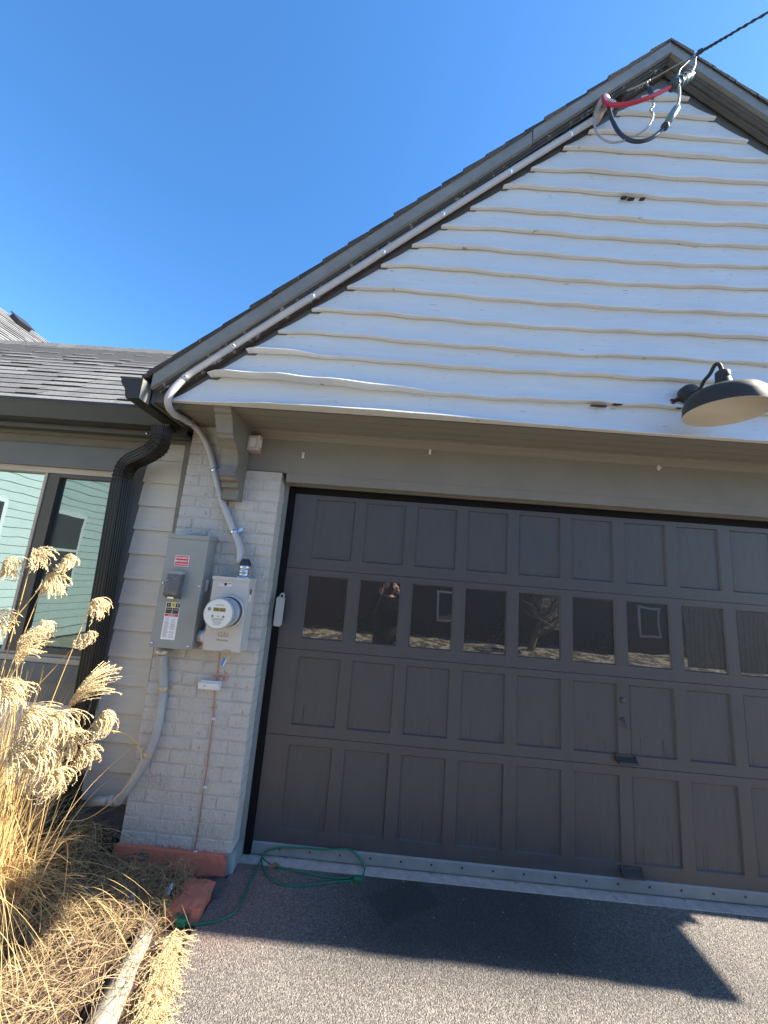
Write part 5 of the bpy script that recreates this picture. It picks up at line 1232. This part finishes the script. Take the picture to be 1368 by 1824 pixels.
V2 = [(bx, by, .70), (bx, by, .98), (bx, by, 1.18), (bx, by, 1.37), (bx, by+.005, 1.455), (bx-.18, by, 1.42), (bx-.245, by+.10, 1.20), (bx-.118, by+.24, 1.56), (bx+.18, by, 1.42), (bx+.245, by+.10, 1.20), (bx+.118, by+.24, 1.56)]
E2 = [(0, 1), (1, 2), (2, 3), (3, 4), (3, 5), (5, 6), (6, 7), (3, 8), (8, 9), (9, 10)]
skinned('coat', V2, E2, [(.22, .17), (.20, .145), (.18, .135), (.185, .13), (.085, .085), .082, .066, .045, .082, .066, .045], 1, COAT, pe)
V3 = [(bx, by, .90), (bx-.10, by, .86), (bx-.10, by+.02, .50), (bx-.11, by-.01, .12), (bx+.10, by, .86), (bx+.10, by+.02, .50), (bx+.11, by-.01, .12)]
skinned('trousers', V3, [(0, 1), (1, 2), (2, 3), (0, 4), (4, 5), (5, 6)], [.13, .10, .075, .062, .10, .075, .062], 0, PANTS, pe)
for s_ in (-1, 1):
    skinned('shoe', [(bx+s_*.11, by-.03, .06), (bx+s_*.115, by+.06, .045), (bx+s_*.125, by+.16, .038)], [(0, 1), (1, 2)], [(.05, .055), (.048, .042), (.042, .032)], 0, SHOE, pe)
m = MB(); m.lathe([(.102, 1.70), (.106, 1.715), (.104, 1.76), (.085, 1.80), (.045, 1.825), (.003, 1.83)], (bx, by+.045, 0), 'z', 24); m.build('knit_hat', PINK, pe)
m = MB(); m.lathe([(.060, 1.50), (.092, 1.56), (.097, 1.64), (.098, 1.71), (.080, 1.74), (.003, 1.75)], (bx, by+.022, 0), 'z', 24); m.build('hair', HAIR, pe)
# face details
for s_ in (-1, 1):
    MB().lathe([(.0005, -.010), (.009, -.005), (.011, 0), (.009, .005), (.0005, .010)], (bx+s_*.031, by+.128, 1.665), 'z', 10).build('eye', WPL, pe)
m = MB(); m.tube([(bx, by+.125, 1.665), (bx, by+.150, 1.635), (bx, by+.135, 1.625)], [.006, .013, .008], 8); m.build('nose', SKIN, pe)
m = MB(); m.tube([(bx-.022, by+.124, 1.595), (bx, by+.134, 1.593), (bx+.022, by+.124, 1.595)], [.003, .006, .003], 6); m.build('mouth', mat('lips', (.45, .17, .15), .5), pe)
# phone + hands
phn = thing('phone', 'dark phone held up by the person in the black coat', 'phone', (.56, -2.655, 1.677))
m = MB(); q = Matrix.Rotation(-ROLL, 3, 'Y')
vs = [Vector((a*.037, b*.004, c*.076)) for c in (-1, 1) for a, b in ((-1, -1), (1, -1), (1, 1), (-1, 1))]
m.add([q @ v+Vector((.575, -2.640, 1.625)) for v in vs], [(0, 3, 2, 1), (4, 5, 6, 7), (0, 1, 5, 4), (1, 2, 6, 5), (2, 3, 7, 6), (3, 0, 4, 7)])
m.build('phone_body', DARKM, phn)
for s_ in (-1, 1):
    hv = [(bx+s_*.10+.015, by+.27, 1.60), (bx+s_*.072+.015, by+.315, 1.625)]; he = [(0, 1)]; hr = [.024, (.026, .016)]
    for f_, (dz_f, ln) in enumerate(((.030, .050), (.012, .056), (-.006, .052), (-.022, .042))):
        a = len(hv); hv += [(bx+s_*.058+.015, by+.332, 1.625+dz_f), (bx+s_*.046+.015, by+.348, 1.627+dz_f), (bx+s_*(.046-ln*.5)+.015, by+.352, 1.628+dz_f)]
        he += [(1, a), (a, a+1), (a+1, a+2)]; hr += [.010, .009, .0078]
    a = len(hv); hv += [(bx+s_*.060+.015, by+.315, 1.650), (bx+s_*.040+.015, by+.322, 1.668)]; he += [(1, a), (a, a+1)]; hr += [.011, .009]
    skinned('hand', hv, he, hr, 0, SKIN, pe, 1)

for o in bpy.data.objects:
    if '_w' in o: del o['_w']
for m_ in bpy.data.materials:
    if 'nodes_out' in m_: del m_['nodes_out']
